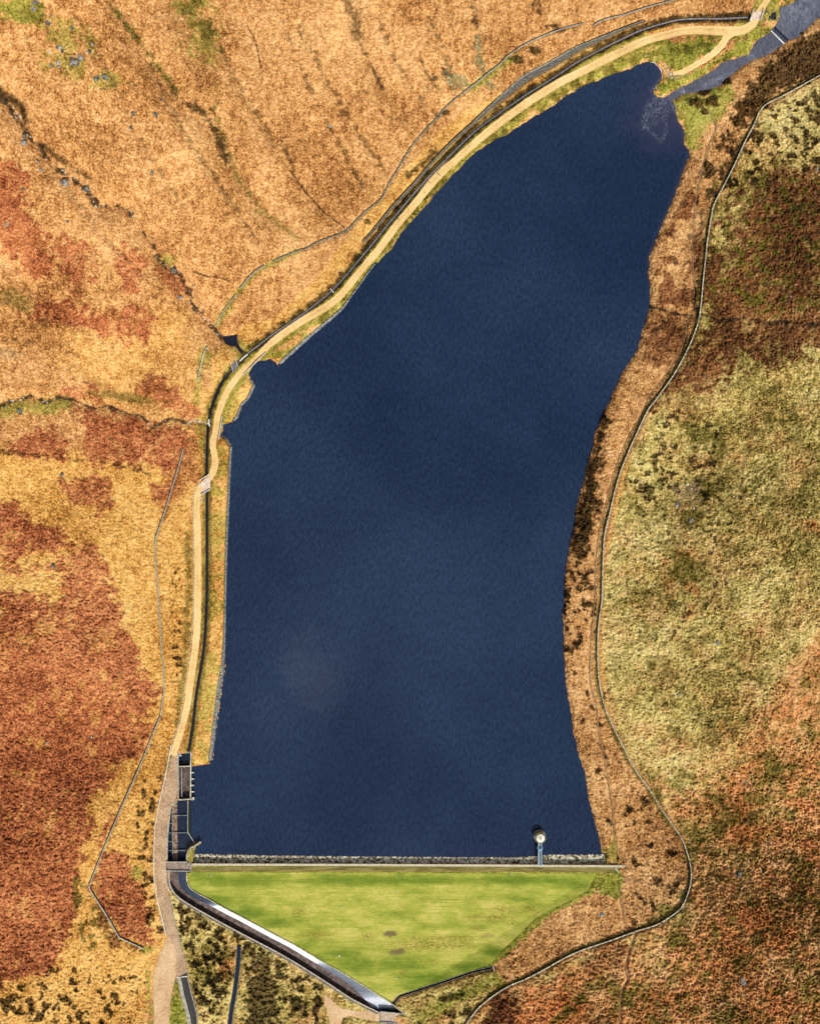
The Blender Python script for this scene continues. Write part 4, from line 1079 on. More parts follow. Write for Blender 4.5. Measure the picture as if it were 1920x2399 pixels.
t = wall([(401,1745),(393,1790),(385,1830),(376,1868),(369,1903),(363,1941),(361,1993),(361,2056),(369,2108),(380,2152),(389,2192)], 'pale coped boundary wall on the uphill side of the access road', 0.9, M_STONE, M_PALECONC, wt=1.3, wb=1.6, jz=0.01, name='boundary_wall')
t = wall([(397,2100),(405,2141),(417,2189),(430,2240),(441,2286)], 'thin parapet wall on the downhill side of the access road', 0.8, M_STONE, M_GREYCOPE, wt=0.8, wb=1.0, jz=0.02, name='parapet_wall')

# ------------------------------------------------------------------ the dam
dam = thing('dam', 'grass faced earth dam with stone pitching and a pale wave wall', 'dam', P3(920, 2035))
v_, f_, u2 = poly_mesh(MOWN, 4, 0.10, 4, 0.25)
a, b = u2[:, 0], u2[:, 1]
gr = np.zeros(len(a))
for (x, y, rx, ry, w) in [(560,2062,140,14,.9),(900,2062,260,12,1),(1200,2062,150,12,1),(1340,2070,50,14,.9),(520,2108,40,10,.9),(580,2140,60,12,.9),(640,2165,40,12,.7),(690,2230,40,20,1),(730,2245,50,18,.9),
      (800,2235,60,10,.8),(840,2260,60,26,.9),(930,2260,70,20,.9),(1000,2290,70,20,.8),(960,2310,60,18,.9),(1100,2265,50,12,.9),(1160,2230,20,12,1),(1040,2170,60,9,.7),(930,2140,50,10,.4),(1180,2105,80,10,.5),(470,2065,30,14,.6)]:
    gr = np.maximum(gr, w * np.exp(-((a - x) / rx) ** 2 - ((b - y) / ry) ** 2))
bare = np.zeros(len(a))
for (x, y, rx, ry) in [(745,2190,34,10),(860,2195,16,8),(1180,2130,30,9),(1160,2150,50,9),(1110,2150,18,7),(1120,2175,20,6),(1200,2165,14,6),(1240,2130,24,12),(980,2200,30,5),(700,2135,20,10),(1010,2215,120,12),(1060,2200,70,8),(1010,2252,18,4),(945,2280,10,8)]:
    bare = np.maximum(bare, np.exp(-((a - x) / rx) ** 2 - ((b - y) / ry) ** 2))
peat = np.zeros(len(a)); nz = fbm(a, b, 12, 3, 311)
for (x, y, rx, ry, w) in [(913,2187,17,7,1),(928,2230,20,7,1),(1140,2193,14,6,.45)]:
    peat = np.maximum(peat, w * smooth(1.25, 0.6, np.hypot((a - x) / rx, (b - y) / ry) + nz * 1.6))
mesh_obj('grass_face', v_, f_, M_MOWN, dam, attrs={'greenness': gr, 'bare': bare, 'peat': peat * 0.85})
v_, f_, a_ = sweep([(449,2036),(900,2037),(1456,2038)], [(-6, .14), (-2, .2), (2, .2), (6, .14)], 4, closed=False, edge_jit=0.4)
mesh_obj('crest_verge', v_, f_, simple('crest_turf', [(96,88,44),(132,120,62),(164,146,92)], 0.6, 0.95, 0.5, 0.1, stretch=(0.15, 1, 1)), dam)
v_, f_, a_ = sweep([(450,2026),(900,2027),(1462,2030)], [(-2.6, -1.6), (-2.6, 0.62), (2.0, 0.62), (2.0, -.8)], 5, jz=0.015)
mesh_obj('wave_wall', v_, f_, M_STONE, dam)
v_, f_, a_ = sweep([(449,2026),(900,2027),(1463,2030)], [(-2.9, 0.62), (-2.9, 0.85), (2.3, 0.85), (2.3, 0.62)], 5, jz=0.012, jit=0.08)
mesh_obj('coping', v_, f_, simple('wave_coping', [(150,140,112),(206,196,166),(230,222,196)], 1.1, 0.85, 0.5, 0.1), dam)
def pitching():
    u = np.arange(453, 1424, 1.6); w = np.linspace(0, 1, 13)
    A, W_ = np.meshgrid(u, w)
    shore = np.interp(u, [450,640,860,1100,1210,1250,1280,1405,1424], [2000,2004,2006,2008,2008,2006,2002,2001,2002])
    B = shore[None, :] * (1 - W_) + 2024.5 * W_
    B += RNG.normal(0, 0.25, B.shape)
    z = -0.15 + 1.35 * W_ + RNG.normal(0, 0.09, B.shape) + 0.22 * vnoise(A, B, 3.0, 321)
    z[-1] = 1.3
    ii = np.arange(A.size).reshape(A.shape)
    F = np.stack([ii[:-1, :-1].ravel(), ii[1:, :-1].ravel(), ii[1:, 1:].ravel(), ii[:-1, 1:].ravel()], 1)
    mesh_obj('stone_pitching', world_pts(A.ravel(), B.ravel(), z.ravel()), F, M_PITCH, dam)
pitching()
# gritty stone aprons along the western bank
def apron(poly, wid, label, mat=M_PITCHGREY):
    c = poly[len(poly) // 2]
    t = tag(None, None) if False else None
    v, f, a = sweep(poly, [(-0.5, -0.5), (-0.5, 0.15), (0.0, 0.55), (0.5, 0.75), (0.5, -0.3)], 2.5, False, scale=wid, follow=True, jz=0.09, jit=0.2)
    o = mesh_obj('stone_apron', v, f, mat, base=P3(*c))
    tag(o, label, 'stone bank')
for ap, aw, lb in APRONS: apron(ap, aw, lb)

# ------------------------------------------------------------------ valve tower
tb = world_pts(np.array([1262.8]), np.array([1957.5]), np.array([0.0]))[0]
tw = thing('valve_tower', 'round stone valve tower with cream octagonal roof standing in the water', 'tower', (tb[0], tb[1], 0))
k = S
def at_tower(m): return [(x + tb[0], y + tb[1], z) for x, y, z in m[0]], m[1]
mesh_obj('drum', *at_tower(lathe([(4.0, -4), (3.95, 0.2), (3.75, 0.4), (3.65, 0.45), (3.55, 0.9), (3.5, 3.0)], 40)), M_TOWER, tw)
mesh_obj('plinth_ring', *at_tower(lathe([(4.1, -0.3), (4.15, 0.35), (3.95, 0.5), (3.5, 0.5)], 40)), simple('plinth_stone', [(120,112,86),(170,160,126),(206,196,160)], 1.2, 0.9, 0.5, 0.1), tw)
mesh_obj('parapet_ring', *at_tower(lathe([(3.5, 3.0), (3.8, 3.15), (3.85, 3.9), (3.4, 3.9), (3.3, 3.2)], 40)), M_TOWER, tw)
rr = lathe([(3.05, 3.9), (3.05, 4.35), (0.35, 5.2), (0.3, 5.25)], 8)
ang8 = math.pi / 8
rot = lambda m: ([(x * math.cos(ang8) - y * math.sin(ang8), x * math.sin(ang8) + y * math.cos(ang8), z) for x, y, z in m[0]], m[1])
roof = mesh_obj('roof', *at_tower(rot(rr)), M_ROOF, tw)
sp = [bar((math.cos(a_) * 0.5 + tb[0], math.sin(a_) * 0.5 + tb[1], 5.2), (math.cos(a_) * 2.9 + tb[0], math.sin(a_) * 2.9 + tb[1], 4.44), 0.05) for a_ in [ang8 + i * math.pi / 4 for i in range(8)]]
mesh_obj('roof_rib', *join(*sp), M_RUST, roof)
mesh_obj('finial', *at_tower(lathe([(0.42, 5.15), (0.42, 5.5), (0.15, 5.7), (0.1, 6.1)], 12)), M_RUST, tw)
for i in range(8):
    a0 = i * math.pi / 4
    w_ = []
    for s_ in (-0.35, 0.35):
        w_.append(bar((tb[0] + 3.56 * math.cos(a0 + s_ / 3.5), tb[1] + 3.56 * math.sin(a0 + s_ / 3.5), 1.3), (tb[0] + 3.53 * math.cos(a0 + s_ / 3.5), tb[1] + 3.53 * math.sin(a0 + s_ / 3.5), 2.5), 0.08))
    mesh_obj('window_jamb', *join(*w_), M_COPE, tw)
# steel footbridge from the crest to the tower
fa = Vector(world_pts(np.array([1263.8]), np.array([1970.0]), np.array([3.1]))[0]); fb = Vector(world_pts(np.array([1264.0]), np.array([2028.0]), np.array([3.5]))[0])
fb_t = thing('access_footbridge', 'narrow pale blue steel footbridge from the dam crest to the valve tower', 'footbridge', (fb.x, fb.y, fb.z))
dv = (fb - fa).normalized(); nx = Vector((1, 0, 0))
dk = [tuple(fa + nx * s_ * 1.0 + Vector((0, 0, dz))) for s_ in (-1, 1) for dz in (-0.12, 0)] + [tuple(fb + nx * s_ * 1.0 + Vector((0, 0, dz))) for s_ in (-1, 1) for dz in (-0.12, 0)]
mesh_obj('deck', dk, [(0, 2, 3, 1), (4, 5, 7, 6), (0, 1, 5, 4), (2, 6, 7, 3), (1, 3, 7, 5), (0, 4, 6, 2)], M_STEEL, fb_t)
L_ = (fb - fa).length
for s_ in (-1, 1):
    ms = [bar(fa + nx * s_ * 1.05 + Vector((0, 0, h_)), fb + nx * s_ * 1.05 + Vector((0, 0, h_)), r_) for h_, r_ in ((1.1, 0.13), (0.6, 0.05), (-0.15, 0.14))]
    for q in range(9):
        p_ = fa + (fb - fa) * (q / 8) + nx * s_ * 1.05
        ms.append(bar(p_ + Vector((0, 0, -0.1)), p_ + Vector((0, 0, 1.1)), 0.05))
    mesh_obj('handrail', *join(*ms), simple('rail_paint', [(150,190,215),(190,220,236),(214,234,244)], 0.8, 0.4, 0.0), fb_t)
mid = fa + (fb - fa) * 0.36
ms = [bar(mid + nx * -1.3 + Vector((0, 0, 1.15)), mid + nx * 1.3 + Vector((0, 0, 1.15)), 0.2), bar(mid + nx * -1.2 + Vector((0, 0, 1.2)), mid + nx * -2.1 + Vector((0, 2.1, 0.6)), 0.14), bar(mid + nx * 1.2 + Vector((0, 0, 1.2)), mid + nx * 2.1 + Vector((0, 2.0, 0.6)), 0.14),
      bar(mid + nx * -1.2 + Vector((0, .7, 1.15)), mid + nx * 1.2 + Vector((0, .7, 1.15)), 0.25)]
mesh_obj('security_gate', *join(*ms), M_BLUE, fb_t)
for q in range(1, 12):
    p_ = fa + (fb - fa) * (q / 12)
    mesh_obj('cross_member', *bar(p_ + nx * -1 + Vector((0, 0, .06)), p_ + nx * 1 + Vector((0, 0, .06)), 0.05), M_STEEL, fb_t)

# ------------------------------------------------------------------ spillway works
zb = -1.55
def pwall(poly, w, ztop, zbot=-2.0):
    P = resample(poly, step=3, sm=False)
    N = normals2(P); n = len(P)
    V_ = []
    for off, z in ((-w / 2, zbot), (-w / 2, ztop), (w / 2, ztop), (w / 2, zbot)):
        V_.append(world_pts(P[:, 0] + N[:, 0] * off, P[:, 1] + N[:, 1] * off, np.full(n, z)))
    V3 = np.stack(V_, 1).reshape(-1, 3)
    F = []
    for i in range(n - 1):
        for j in range(4): F.append((i * 4 + j, i * 4 + (j + 1) % 4, (i + 1) * 4 + (j + 1) % 4, (i + 1) * 4 + j))
    F += [(0, 1, 2, 3), ((n - 1) * 4 + 3, (n - 1) * 4 + 2, (n - 1) * 4 + 1, (n - 1) * 4)]
    return V3, F
ic = thing('intake_chamber', 'long open stone intake chamber with short piers beside the lake', 'sluice', tuple(world_pts(np.array([435.0]), np.array([1820.0]), np.array([0.0]))[0]))
mesh_obj('long_wall', *pwall([(417,1763),(417,1800),(418,1875)], 3.4, 3.1), M_CONC, ic)
mesh_obj('lake_wall', *pwall([(448,1762),(447,1796),(446.5,1874)], 3.0, 2.2), M_COPE, ic)
mesh_obj('cross_wall', *pwall([(420,1763.5),(448,1762)], 2.2, 2.4), M_GREYCOPE, ic)
mesh_obj('cross_wall', *pwall([(420,1796),(446,1795)], 2.6, 2.4), M_COPE, ic)
mesh_obj('cross_wall', *pwall([(420,1874),(452,1872)], 3.2, 2.6), M_COPE, ic)
mesh_obj('inner_wall', *pwall([(425.5,1799),(426,1868)], 2.2, 1.2), M_GREYCOPE, ic)
for y in (1810, 1825, 1840, 1855):
    P_ = np.array([(446, y - 1.3), (453, y - 1.5), (455.5, y - 0.6), (455, y + 0.8), (452, y + 1.5), (446, y + 1.3)])
    mesh_obj('pier', *prism(P_, -2.2, 1.3), M_PALEROCK, ic)
tipw = np.array([(448, 1869), (452, 1867.5), (455, 1868), (456, 1871), (453, 1874.5), (448, 1874.5)])
mesh_obj('pier', *prism(tipw, -2.2, 2.3), M_PALEROCK, ic)
v_, f_, u2 = poly_mesh([(419,1798),(446,1797),(446,1872),(419,1872)], 4, 0, 4, zf=lambda u, v: zb + 0.5 - 0.5 * (u < 427))
mesh_obj('bed', v_, f_, M_BROWNSTONE, ic)
mesh_obj('sluice_gear', *join(bar(world_pts(422.5, 1758, 2.4), world_pts(422.5, 1772, 2.6), 0.3), bar(world_pts(420, 1770, 2.6), world_pts(426, 1770, 2.6), 0.3)), M_PALECONC, ic)
sbn = thing('spillway_basin', 'sunken spillway basin with curved walls and thin beams beside the dam end', 'spillway', tuple(world_pts(np.array([415.0]), np.array([1960.0]), np.array([0.0]))[0]))
mesh_obj('curved_wall', *pwall([(416,1877.5),(409,1880),(402,1887),(398.5,1900),(396,1920),(393,1950),(391,1985),(391,2019)], 4.2, 2.9), simple('curved_coping', [(120,126,112),(176,176,158),(214,210,190)], 0.8, 0.85, 0.3, 0.05), sbn)
mesh_obj('weir_crest', *pwall([(440.5,1876),(440,1950),(455,1973)], 1.2, 0.7), M_PALEROCK, sbn)
mesh_obj('weir_sill', *prism([(441,1876),(449,1876),(449,1949),(457,1972),(454.5,1974),(441,1951)], -2.2, 0.10), simple('wet_sill', [(8,16,18),(16,28,30),(26,42,42)], 0.7, 0.5, 0.3, 0.05), sbn)
mesh_obj('abutment_wall', *pwall([(470,1971.5),(466,1976),(458,1981),(448,1986),(441,1993),(438,2003),(437,2019)], 3.0, 2.9), M_CONC, sbn)
v_, f_, u2 = poly_mesh([(439.5,1998),(443,1991),(450,1987),(452,2000),(452.5,2019),(438.5,2019)], 3, 0, 3, zf=lambda u, v: 2.75 + 0 * u)
mesh_obj('turf_top', v_, f_, simple('dry_turf', [(120,112,44),(168,156,70),(196,182,96)], 0.8, 0.95, 0.5, 0.1), sbn)
v_, f_, u2 = poly_mesh([(406,1882),(415,1880),(416,1950),(417,2016),(407,2017),(404,1950),(402,1905)], 3, 0, 3, zf=lambda u, v: -0.35 + 0.12 * (vnoise(u, v, 6, 331)))
mesh_obj('bed', v_, f_, simple('silt_ledge', [(60,46,40),(140,112,92),(206,178,150)], 0.8, 0.9, 0.5, 0.1), sbn)
mesh_obj('inner_wall', *pwall([(404,1898),(404,1950),(405,2018)], 1.0, 0.4), M_GREYCOPE, sbn)
for y in (1911, 1951.5, 1993):
    mesh_obj('beam', *pwall([(396 if y > 1950 else 402, y), (440, y - 0.5)], 0.9, 0.7, 0.3), M_GREYCOPE, sbn)
for y in (1929, 1972):
    mesh_obj('beam', *pwall([(394, y), (404, y)], 0.9, 0.7, 0.3), M_GREYCOPE, sbn)
v_, f_, u2 = poly_mesh([(399,1878),(441,1876),(441,1951),(454,1974),(438,1990),(437,2024),(391,2024),(392,1950),(397,1905)], 4, 0, 4, zf=lambda u, v: -0.55 + 0 * u)
tag(mesh_obj('basin_water', v_, f_, M_DARKWATER, attrs={'shallow': np.zeros(len(v_)), 'foam': np.zeros(len(v_))}), 'dark still water in the spillway basin', None, None, 'structure')
v_, f_, u2 = poly_mesh([(419,1764),(447,1764),(447,1796),(419,1796)], 4, 0, 4, zf=lambda u, v: -0.4 + 0 * u)
tag(mesh_obj('basin_water', v_, f_, M_DARKWATER, attrs={'shallow': np.zeros(len(v_)), 'foam': np.zeros(len(v_))}), 'dark water in the small square head of the intake chamber', None, None, 'structure')
# road bridge at the dam end
rb = thing('road_bridge', 'flat grey road bridge crossing the spillway at the left end of the dam', 'bridge', tuple(world_pts(np.array([417.0]), np.array([2030.0]), np.array([2.6]))[0]))
mesh_obj('deck', *prism([(386, 2020), (449, 2020), (449, 2040), (386, 2040)], 1.9, 2.95), simple('bridge_tarmac', [(128,112,98),(156,138,122),(180,162,146)], 0.5, 0.9, 0.2, 0.05), rb)
mesh_obj('parapet', *pwall([(389,2019.5),(438,2019.5)], 2.0, 3.7, 1.9), M_GREYCOPE, rb)
mesh_obj('parapet', *pwall([(389,2040.5),(446,2041)], 2.0, 3.7, 1.9), M_GREYCOPE, rb)
gt = thing('gate', 'thin white gate across the start of the dam crest', 'gate', tuple(world_pts(np.array([447.0]), np.array([2034.0]), np.array([2.8]))[0]))
mesh_obj('gate_leaf', *join(*[bar(world_pts(447, 2028, 3.0 + h_), world_pts(447, 2041, 3.0 + h_), 0.09) for h_ in (0.2, 0.6, 1.1)]), M_WHITE, gt)
for y in (2027, 2042):
    mesh_obj('gate_post', *bar(world_pts(447, y, 2.4), world_pts(447, y, 4.4), 0.16), M_WHITE, gt)
# chute
n = 160
CL = resample(CH_L, n=n); CR = resample(CH_R, n=n)
zfl = Z((CL[:, 0] + CR[:, 0]) / 2, (CL[:, 1] + CR[:, 1]) / 2)
zfl = np.convolve(np.pad(zfl, 8, mode='edge'), np.ones(17) / 17, 'valid') - 1.9
zfl[:25] = np.minimum(zfl[:25], np.linspace(-0.9, zfl[25], 25))
def loft(fr, hs, i0=0, i1=n, bumpy=0.0):
    """strip across the chute: fr = list of fraction arrays from left to right, hs = heights over the floor"""
    rows = []
    for fa_, h_ in zip(fr, hs):
        fa_ = np.broadcast_to(fa_, (n,))
        P = CL * (1 - fa_[:, None]) + CR * fa_[:, None]
        rows.append(world_pts(P[:, 0], P[:, 1], zfl + h_ + (RNG.normal(0, bumpy, n) if bumpy else 0)))
    A = np.stack(rows, 1)[i0:i1]; m_, k_ = A.shape[:2]
    F = [(i * k_ + j, i * k_ + j + 1, (i + 1) * k_ + j + 1, (i + 1) * k_ + j) for i in range(m_ - 1) for j in range(k_ - 1)]
    return A.reshape(-1, 3), F, np.repeat(np.linspace(0, 1, n)[i0:i1], k_)
sc_ = thing('spillway_chute', 'long curved stone spillway chute dropping along the left foot of the dam', 'spillway', tuple(world_pts(np.array([640.0]), np.array([2207.0]), np.array([-10.0]))[0]))
v_, f_, al = loft([0.02, 0.35, 0.65, 0.98], [0.0, 0.0, -0.05, -0.1])
mesh_obj('floor', v_, f_, M_BROWNSTONE, sc_)
def edge_wall(C, out, w, name, mat, top=2.1, i0=0):
    Nn = normals2(C) * out
    zt_ = np.maximum(Z(C[:, 0] + Nn[:, 0] * w * .5, C[:, 1] + Nn[:, 1] * w * .5), zfl + 1.2)
    zt_ = np.convolve(np.pad(zt_, 6, mode='edge'), np.ones(13) / 13, 'valid') + (top - 1.7)
    prs = [(0.0, zfl - .6), (0.0, zt_), (w, zt_), (w, zfl - .6)]
    A = np.stack([world_pts(C[:, 0] + Nn[:, 0] * o_, C[:, 1] + Nn[:, 1] * o_, h_) for o_, h_ in prs], 1)[i0:]
    m_ = len(A); F = []
    for i in range(m_ - 1):
        for j in range(4): F.append((i * 4 + j, i * 4 + (j + 1) % 4, (i + 1) * 4 + (j + 1) % 4, (i + 1) * 4 + j))
    F += [(0, 1, 2, 3), ((m_ - 1) * 4 + 3, (m_ - 1) * 4 + 2, (m_ - 1) * 4 + 1, (m_ - 1) * 4)]
    mesh_obj(name, A.reshape(-1, 3), F, mat, sc_)
sgnL = 1 if (normals2(CL)[80] @ (CR[80] - CL[80])) < 0 else -1
edge_wall(CL, sgnL, 1.4, 'side_wall', M_PALEROCK, 2.3)
edge_wall(CR, -sgnL, 1.6, 'side_wall', M_COPE, 2.3)
CL2 = CL + normals2(CL) * sgnL * 1.4
edge_wall(CL2, sgnL, 5.0, 'walkway', simple('walkway_paving', [(96,88,80),(134,124,112),(164,152,138)], 0.6, 0.9, 0.3, 0.05), 2.1)
edge_wall(CL2 + normals2(CL) * sgnL * 5.0, sgnL, 1.0, 'outer_kerb', M_COPE, 2.5)
for i in (60, 118): 
    pass
tt = np.linspace(0, 1, n)
lo_f = np.interp(tt, [0, .12, .2, .3, .62, .8, .88, .96, 1], [.55, .55, .70, .72, .70, .64, .42, .12, .02])
v_, f_, al = loft([lo_f, lo_f * .6 + .38, .985], [0.14, 0.2, 0.16], 0, n, 0.03)
tag(mesh_obj('spillway_water', v_, f_, M_WHITEWATER, attrs={'along': al}), 'white water rushing down the spillway chute', None, None, 'structure')
# joints across the chute floor are part of the floor material; the outfall bridge at the toe
ob = thing('stone_bridge', 'pale flat stone bridge over the outfall at the toe of the dam', 'bridge', P3(925, 2386))
zt = float(Z(np.array([925.0]), np.array([2386.0]))[0])
mesh_obj('deck', *prism([(890, 2371), (945, 2376.5), (953, 2378), (958, 2383), (960, 2392), (960, 2402), (890, 2394)], zt - 0.6, zt + 0.45), simple('bridge_stone', [(150,128,108),(196,172,148),(222,200,176)], 0.6, 0.9, 0.4, 0.08), ob)
mesh_obj('parapet', *prism([(890, 2369), (946, 2374.5), (954, 2376.5), (953, 2378), (945, 2376.4), (890, 2371)], zt - 0.6, zt + 1.0), M_GREYCOPE, ob)
mesh_obj('parapet', *prism([(890, 2393), (940, 2396.5), (940, 2399), (890, 2396)], zt - 0.6, zt + 0.9), M_STEEL, ob)
v_, f_, u2 = poly_mesh([(886,2397),(962,2400),(962,2430),(886,2430)], 5, 0.35, 5)
tag(mesh_obj('outfall_water', v_, f_, M_DARKWATER, attrs={'shallow': np.zeros(len(v_)), 'foam': np.zeros(len(v_))}), 'dark water below the stone bridge', None, None, 'structure')
# stone culvert box at the bottom left
sb = thing('culvert_channel', 'tapering concrete culvert channel below the end of the access road', 'channel', P3(440, 2345))
SL = resample(SBOX_L, n=30, sm=False); SR = resample(SBOX_R, n=30, sm=False)
zc_ = Z((SL[:, 0] + SR[:, 0]) / 2, (SL[:, 1] + SR[:, 1]) / 2)
def sbs(fr, hs):
    A = np.stack([world_pts((SL * (1 - f0) + SR * f0)[:, 0], (SL * (1 - f0) + SR * f0)[:, 1], zc_ + h_) for f0, h_ in zip(fr, hs)], 1)
    k_ = len(fr)
    return A.reshape(-1, 3), [(i * k_ + j, i * k_ + j + 1, (i + 1) * k_ + j + 1, (i + 1) * k_ + j) for i in range(29) for j in range(k_ - 1)]
mesh_obj('side_wall', *sbs([0.0, 0.0, 0.34, 0.36], [-2.5, 0.5, 0.4, -2.5]), M_CONC, sb)
mesh_obj('side_wall', *sbs([0.9, 0.92, 1.0, 1.0], [-2.5, 0.45, 0.5, -2.5]), M_CONC, sb)
mesh_obj('bed', *sbs([0.34, 0.62, 0.92], [-2.0, -2.1, -2.0]), M_DARKSTONE, sb)
mesh_obj('headwall', *pwall([(414, 2290.5), (440, 2287)], 2.0, float(zc_[0]) + 0.8, float(zc_[0]) - 2), M_PALEROCK, sb)

# ------------------------------------------------------------------ small bridges, railings, weir
def rail(p, q, hgt=1.1, npost=5, mat=M_WHITE, parent=None, r=0.09, name='handrail', z0=None, z1=None):
    A = P3(*p) if z0 is None else Vector(world_pts(np.array([p[0]]), np.array([p[1]]), np.array([z0]))[0])
    B = P3(*q) if z1 is None else Vector(world_pts(np.array([q[0]]), np.array([q[1]]), np.array([z1]))[0])
    up = Vector((0, 0, 1))
    ms = [bar(A + up * hgt, B + up * hgt, r * 1.6), bar(A + up * hgt * .55, B + up * hgt * .55, r)]
    for i in range(npost):
        c = A + (B - A) * (i / (npost - 1)); ms.append(bar(c - up * 0.2, c + up * hgt, r))
    return mesh_obj(name, *join(*ms), mat, parent)
def plank_bridge(name, label, corners, rails, deckmat, lift=0.35, mat=M_WHITE):
    P = np.array(corners, float); c = P.mean(0)
    z = float(np.max(Z(P[:, 0], P[:, 1]))) + lift
    t = thing(name, label, 'bridge', tuple(world_pts(np.array([c[0]]), np.array([c[1]]), np.array([z]))[0]))
    mesh_obj('deck', *prism(P, z - 0.45, z), deckmat, t)
    for a, b in rails: rail(a, b, parent=t, mat=mat, z0=z, z1=z)
    return t
plank_bridge('track_bridge', 'pale concrete track bridge over the head of the catchwater at upper right', [(1764, 28), (1788, 26), (1779, 47), (1755, 49)], [((1754.5, 48), (1764, 22)), ((1779.5, 48), (1789, 22))], M_DECK)
plank_bridge('track_bridge', 'pale concrete track bridge where the gravel track crosses the catchwater', [(471, 1129), (492, 1114), (493, 1146), (473, 1159)], [((466, 1126), (491, 1112)), ((472, 1160), (493, 1147))], M_DECK)
plank_bridge('footbridge', 'small grey footbridge with white rails over the catchwater', [(542, 853), (551, 845), (558, 860), (549, 872)], [((541, 849), (547, 872)), ((551, 837), (558, 859))], simple('grey_planks', [(96,92,90),(126,120,116),(150,144,138)], 1.0, 0.9, 0.2, 0.05))
plank_bridge('footbridge', 'single pale plank laid across the catchwater', [(772.5, 676), (774, 675), (782.5, 686), (781, 687)], [], M_PALEROCK, 0.3)
def railing(p, q, label, npost=9):
    c = ((p[0] + q[0]) / 2, (p[1] + q[1]) / 2)
    t = thing('railing', label, 'railing', P3(*c))
    A, B = P3(*p, 0.1), P3(*q, 0.1); up = Vector((0, 0, 1))
    mesh_obj('top_rail', *join(bar(A + up * 1.1, B + up * 1.1, 0.17), bar(A + up * 0.6, B + up * 0.6, 0.08)), M_WHITE, t)
    for i in range(npost):
        cc = A + (B - A) * (i / (npost - 1)); mesh_obj('post', *bar(cc - up * 0.3, cc + up * 1.1, 0.1), M_WHITE, t)
railing((571, 879), (624, 826), 'straight white railing between the gravel track and the small bay')
railing((521, 976), (513, 1029), 'white railing beside the track at the second stream culvert')
railing((474, 1164), (474, 1178), 'very short white railing below the track bridge', 3)
def headwall(poly, w, zt, label, name='headwall', mat=M_COPE):
    c = poly[len(poly) // 2]; z = float(Z(np.array([c[0]], float), np.array([c[1]], float))[0])
    o = mesh_obj(name, *pwall(poly, w, z + zt, z - 2.0), mat, base=tuple(world_pts(np.array([float(c[0])]), np.array([float(c[1])]), np.array([z]))[0]))
    return tag(o, label, 'wall')
headwall([(586, 871), (606, 852), (624, 838)], 2.2, 0.5, 'stone headwall at the water edge of the small bay')
headwall([(522, 990), (518, 1016)], 1.6, 0.4, 'stone headwall where the second stream enters the lake')
headwall([(562, 846), (570, 838), (580, 830)], 3.2, 0.35, 'white stone sill where the pool spills into the catchwater', mat=M_WHITE)
headwall([(490, 982), (489, 992), (492, 1000)], 3.0, 0.3, 'white stone inlet where the second stream joins the catchwater', mat=M_WHITE)
headwall([(1154, 2264), (1156, 2268), (1158, 2276)], 1.6, 0.7, 'pale headwall at the upper end of the dam drain', mat=M_PALECONC)
wr = thing('weir', 'low weir with a pale crest line across the river at the top right', 'weir', tuple(world_pts(np.array([1820.0]), np.array([86.0]), np.array([0.5]))[0]))
mesh_obj('apron', *prism([(1807, 71), (1813, 67), (1843, 96), (1837, 101)], -0.5, 0.85), simple('weir_apron', [(34,34,44),(64,66,84),(120,124,144)], 1.3, 0.5, 0.5, 0.1), wr)
mesh_obj('crest', *prism([(1811, 66), (1815, 63), (1847, 93), (1843, 97)], -0.5, 0.95), simple('weir_crest_stone', [(16,20,24),(36,42,48),(60,66,72)], 1.0, 0.5, 0.3, 0.05), wr)
mesh_obj('toe_sill', *prism([(1803.5, 72), (1807, 70), (1837.5, 101.5), (1834, 104)], -0.5, 0.6), M_WHITE, wr)
iw = headwall([(1829, 24), (1829, 50), (1820, 58), (1806, 70)], 3.2, 0.6, 'stone abutment wall on the left side of the weir pool', mat=M_GREYCOPE)
hd = thing('intake_box', 'dark open intake box beside the upper track bridge', 'intake', P3(1805, 36))
zz0 = float(Z(np.array([1805.0]), np.array([36.0]))[0])
mesh_obj('side_wall', *pwall([(1791, 29), (1817, 29)], 1.6, zz0 + 0.7, zz0 - 1), M_STONE, hd)
mesh_obj('side_wall', *pwall([(1789, 45), (1808, 47), (1817, 46)], 1.6, zz0 + 0.7, zz0 - 1), M_STONE, hd)
mesh_obj('side_wall', *pwall([(1817, 28), (1817, 47)], 1.6, zz0 + 0.7, zz0 - 1), M_STONE, hd)
mesh_obj('bed', *prism([(1790, 30), (1816, 30), (1816, 45), (1790, 44)], zz0 - 0.6, zz0 + 0.4), M_DARKSTONE, hd)

# fences
def fence(pts, label, gap=14, mat=M_TIMBER):
    c = pts[len(pts) // 2]
    t = thing('wire_fence', label, 'fence', P3(*c))
    P = resample(pts, step=gap, sm=False)
    Q = [P3(p[0], p[1]) for p in P]; up = Vector((0, 0, 1))
    for q in Q: mesh_obj('post', *bar(q - up * .3, q + up * 1.15, 0.09), mat, t)
    mesh_obj('rail', *join(*[bar(a + up * h_, b + up * h_, 0.06) for a, b in zip(Q[:-1], Q[1:]) for h_ in (0.5, 1.05)]), mat, t)
fence([(1448, 2050), (1480, 2062), (1530, 2073), (1575, 2080), (1608, 2090)], 'pale fence line running from the dam end across to the long wall')
fence([(350, 1745), (375, 1749), (398, 1751)], 'short pale fence between the angular wall and the access road')
fence([(342, 2262), (349, 2310), (356, 2399)], 'dark old fence line left of the dirt track', 12)
headwall([(1441, 2033), (1444, 2038), (1449, 2045)], 1.3, 1.0, 'little white handrail post wall at the right end of the dam', 'gate_post_wall', M_WHITE)

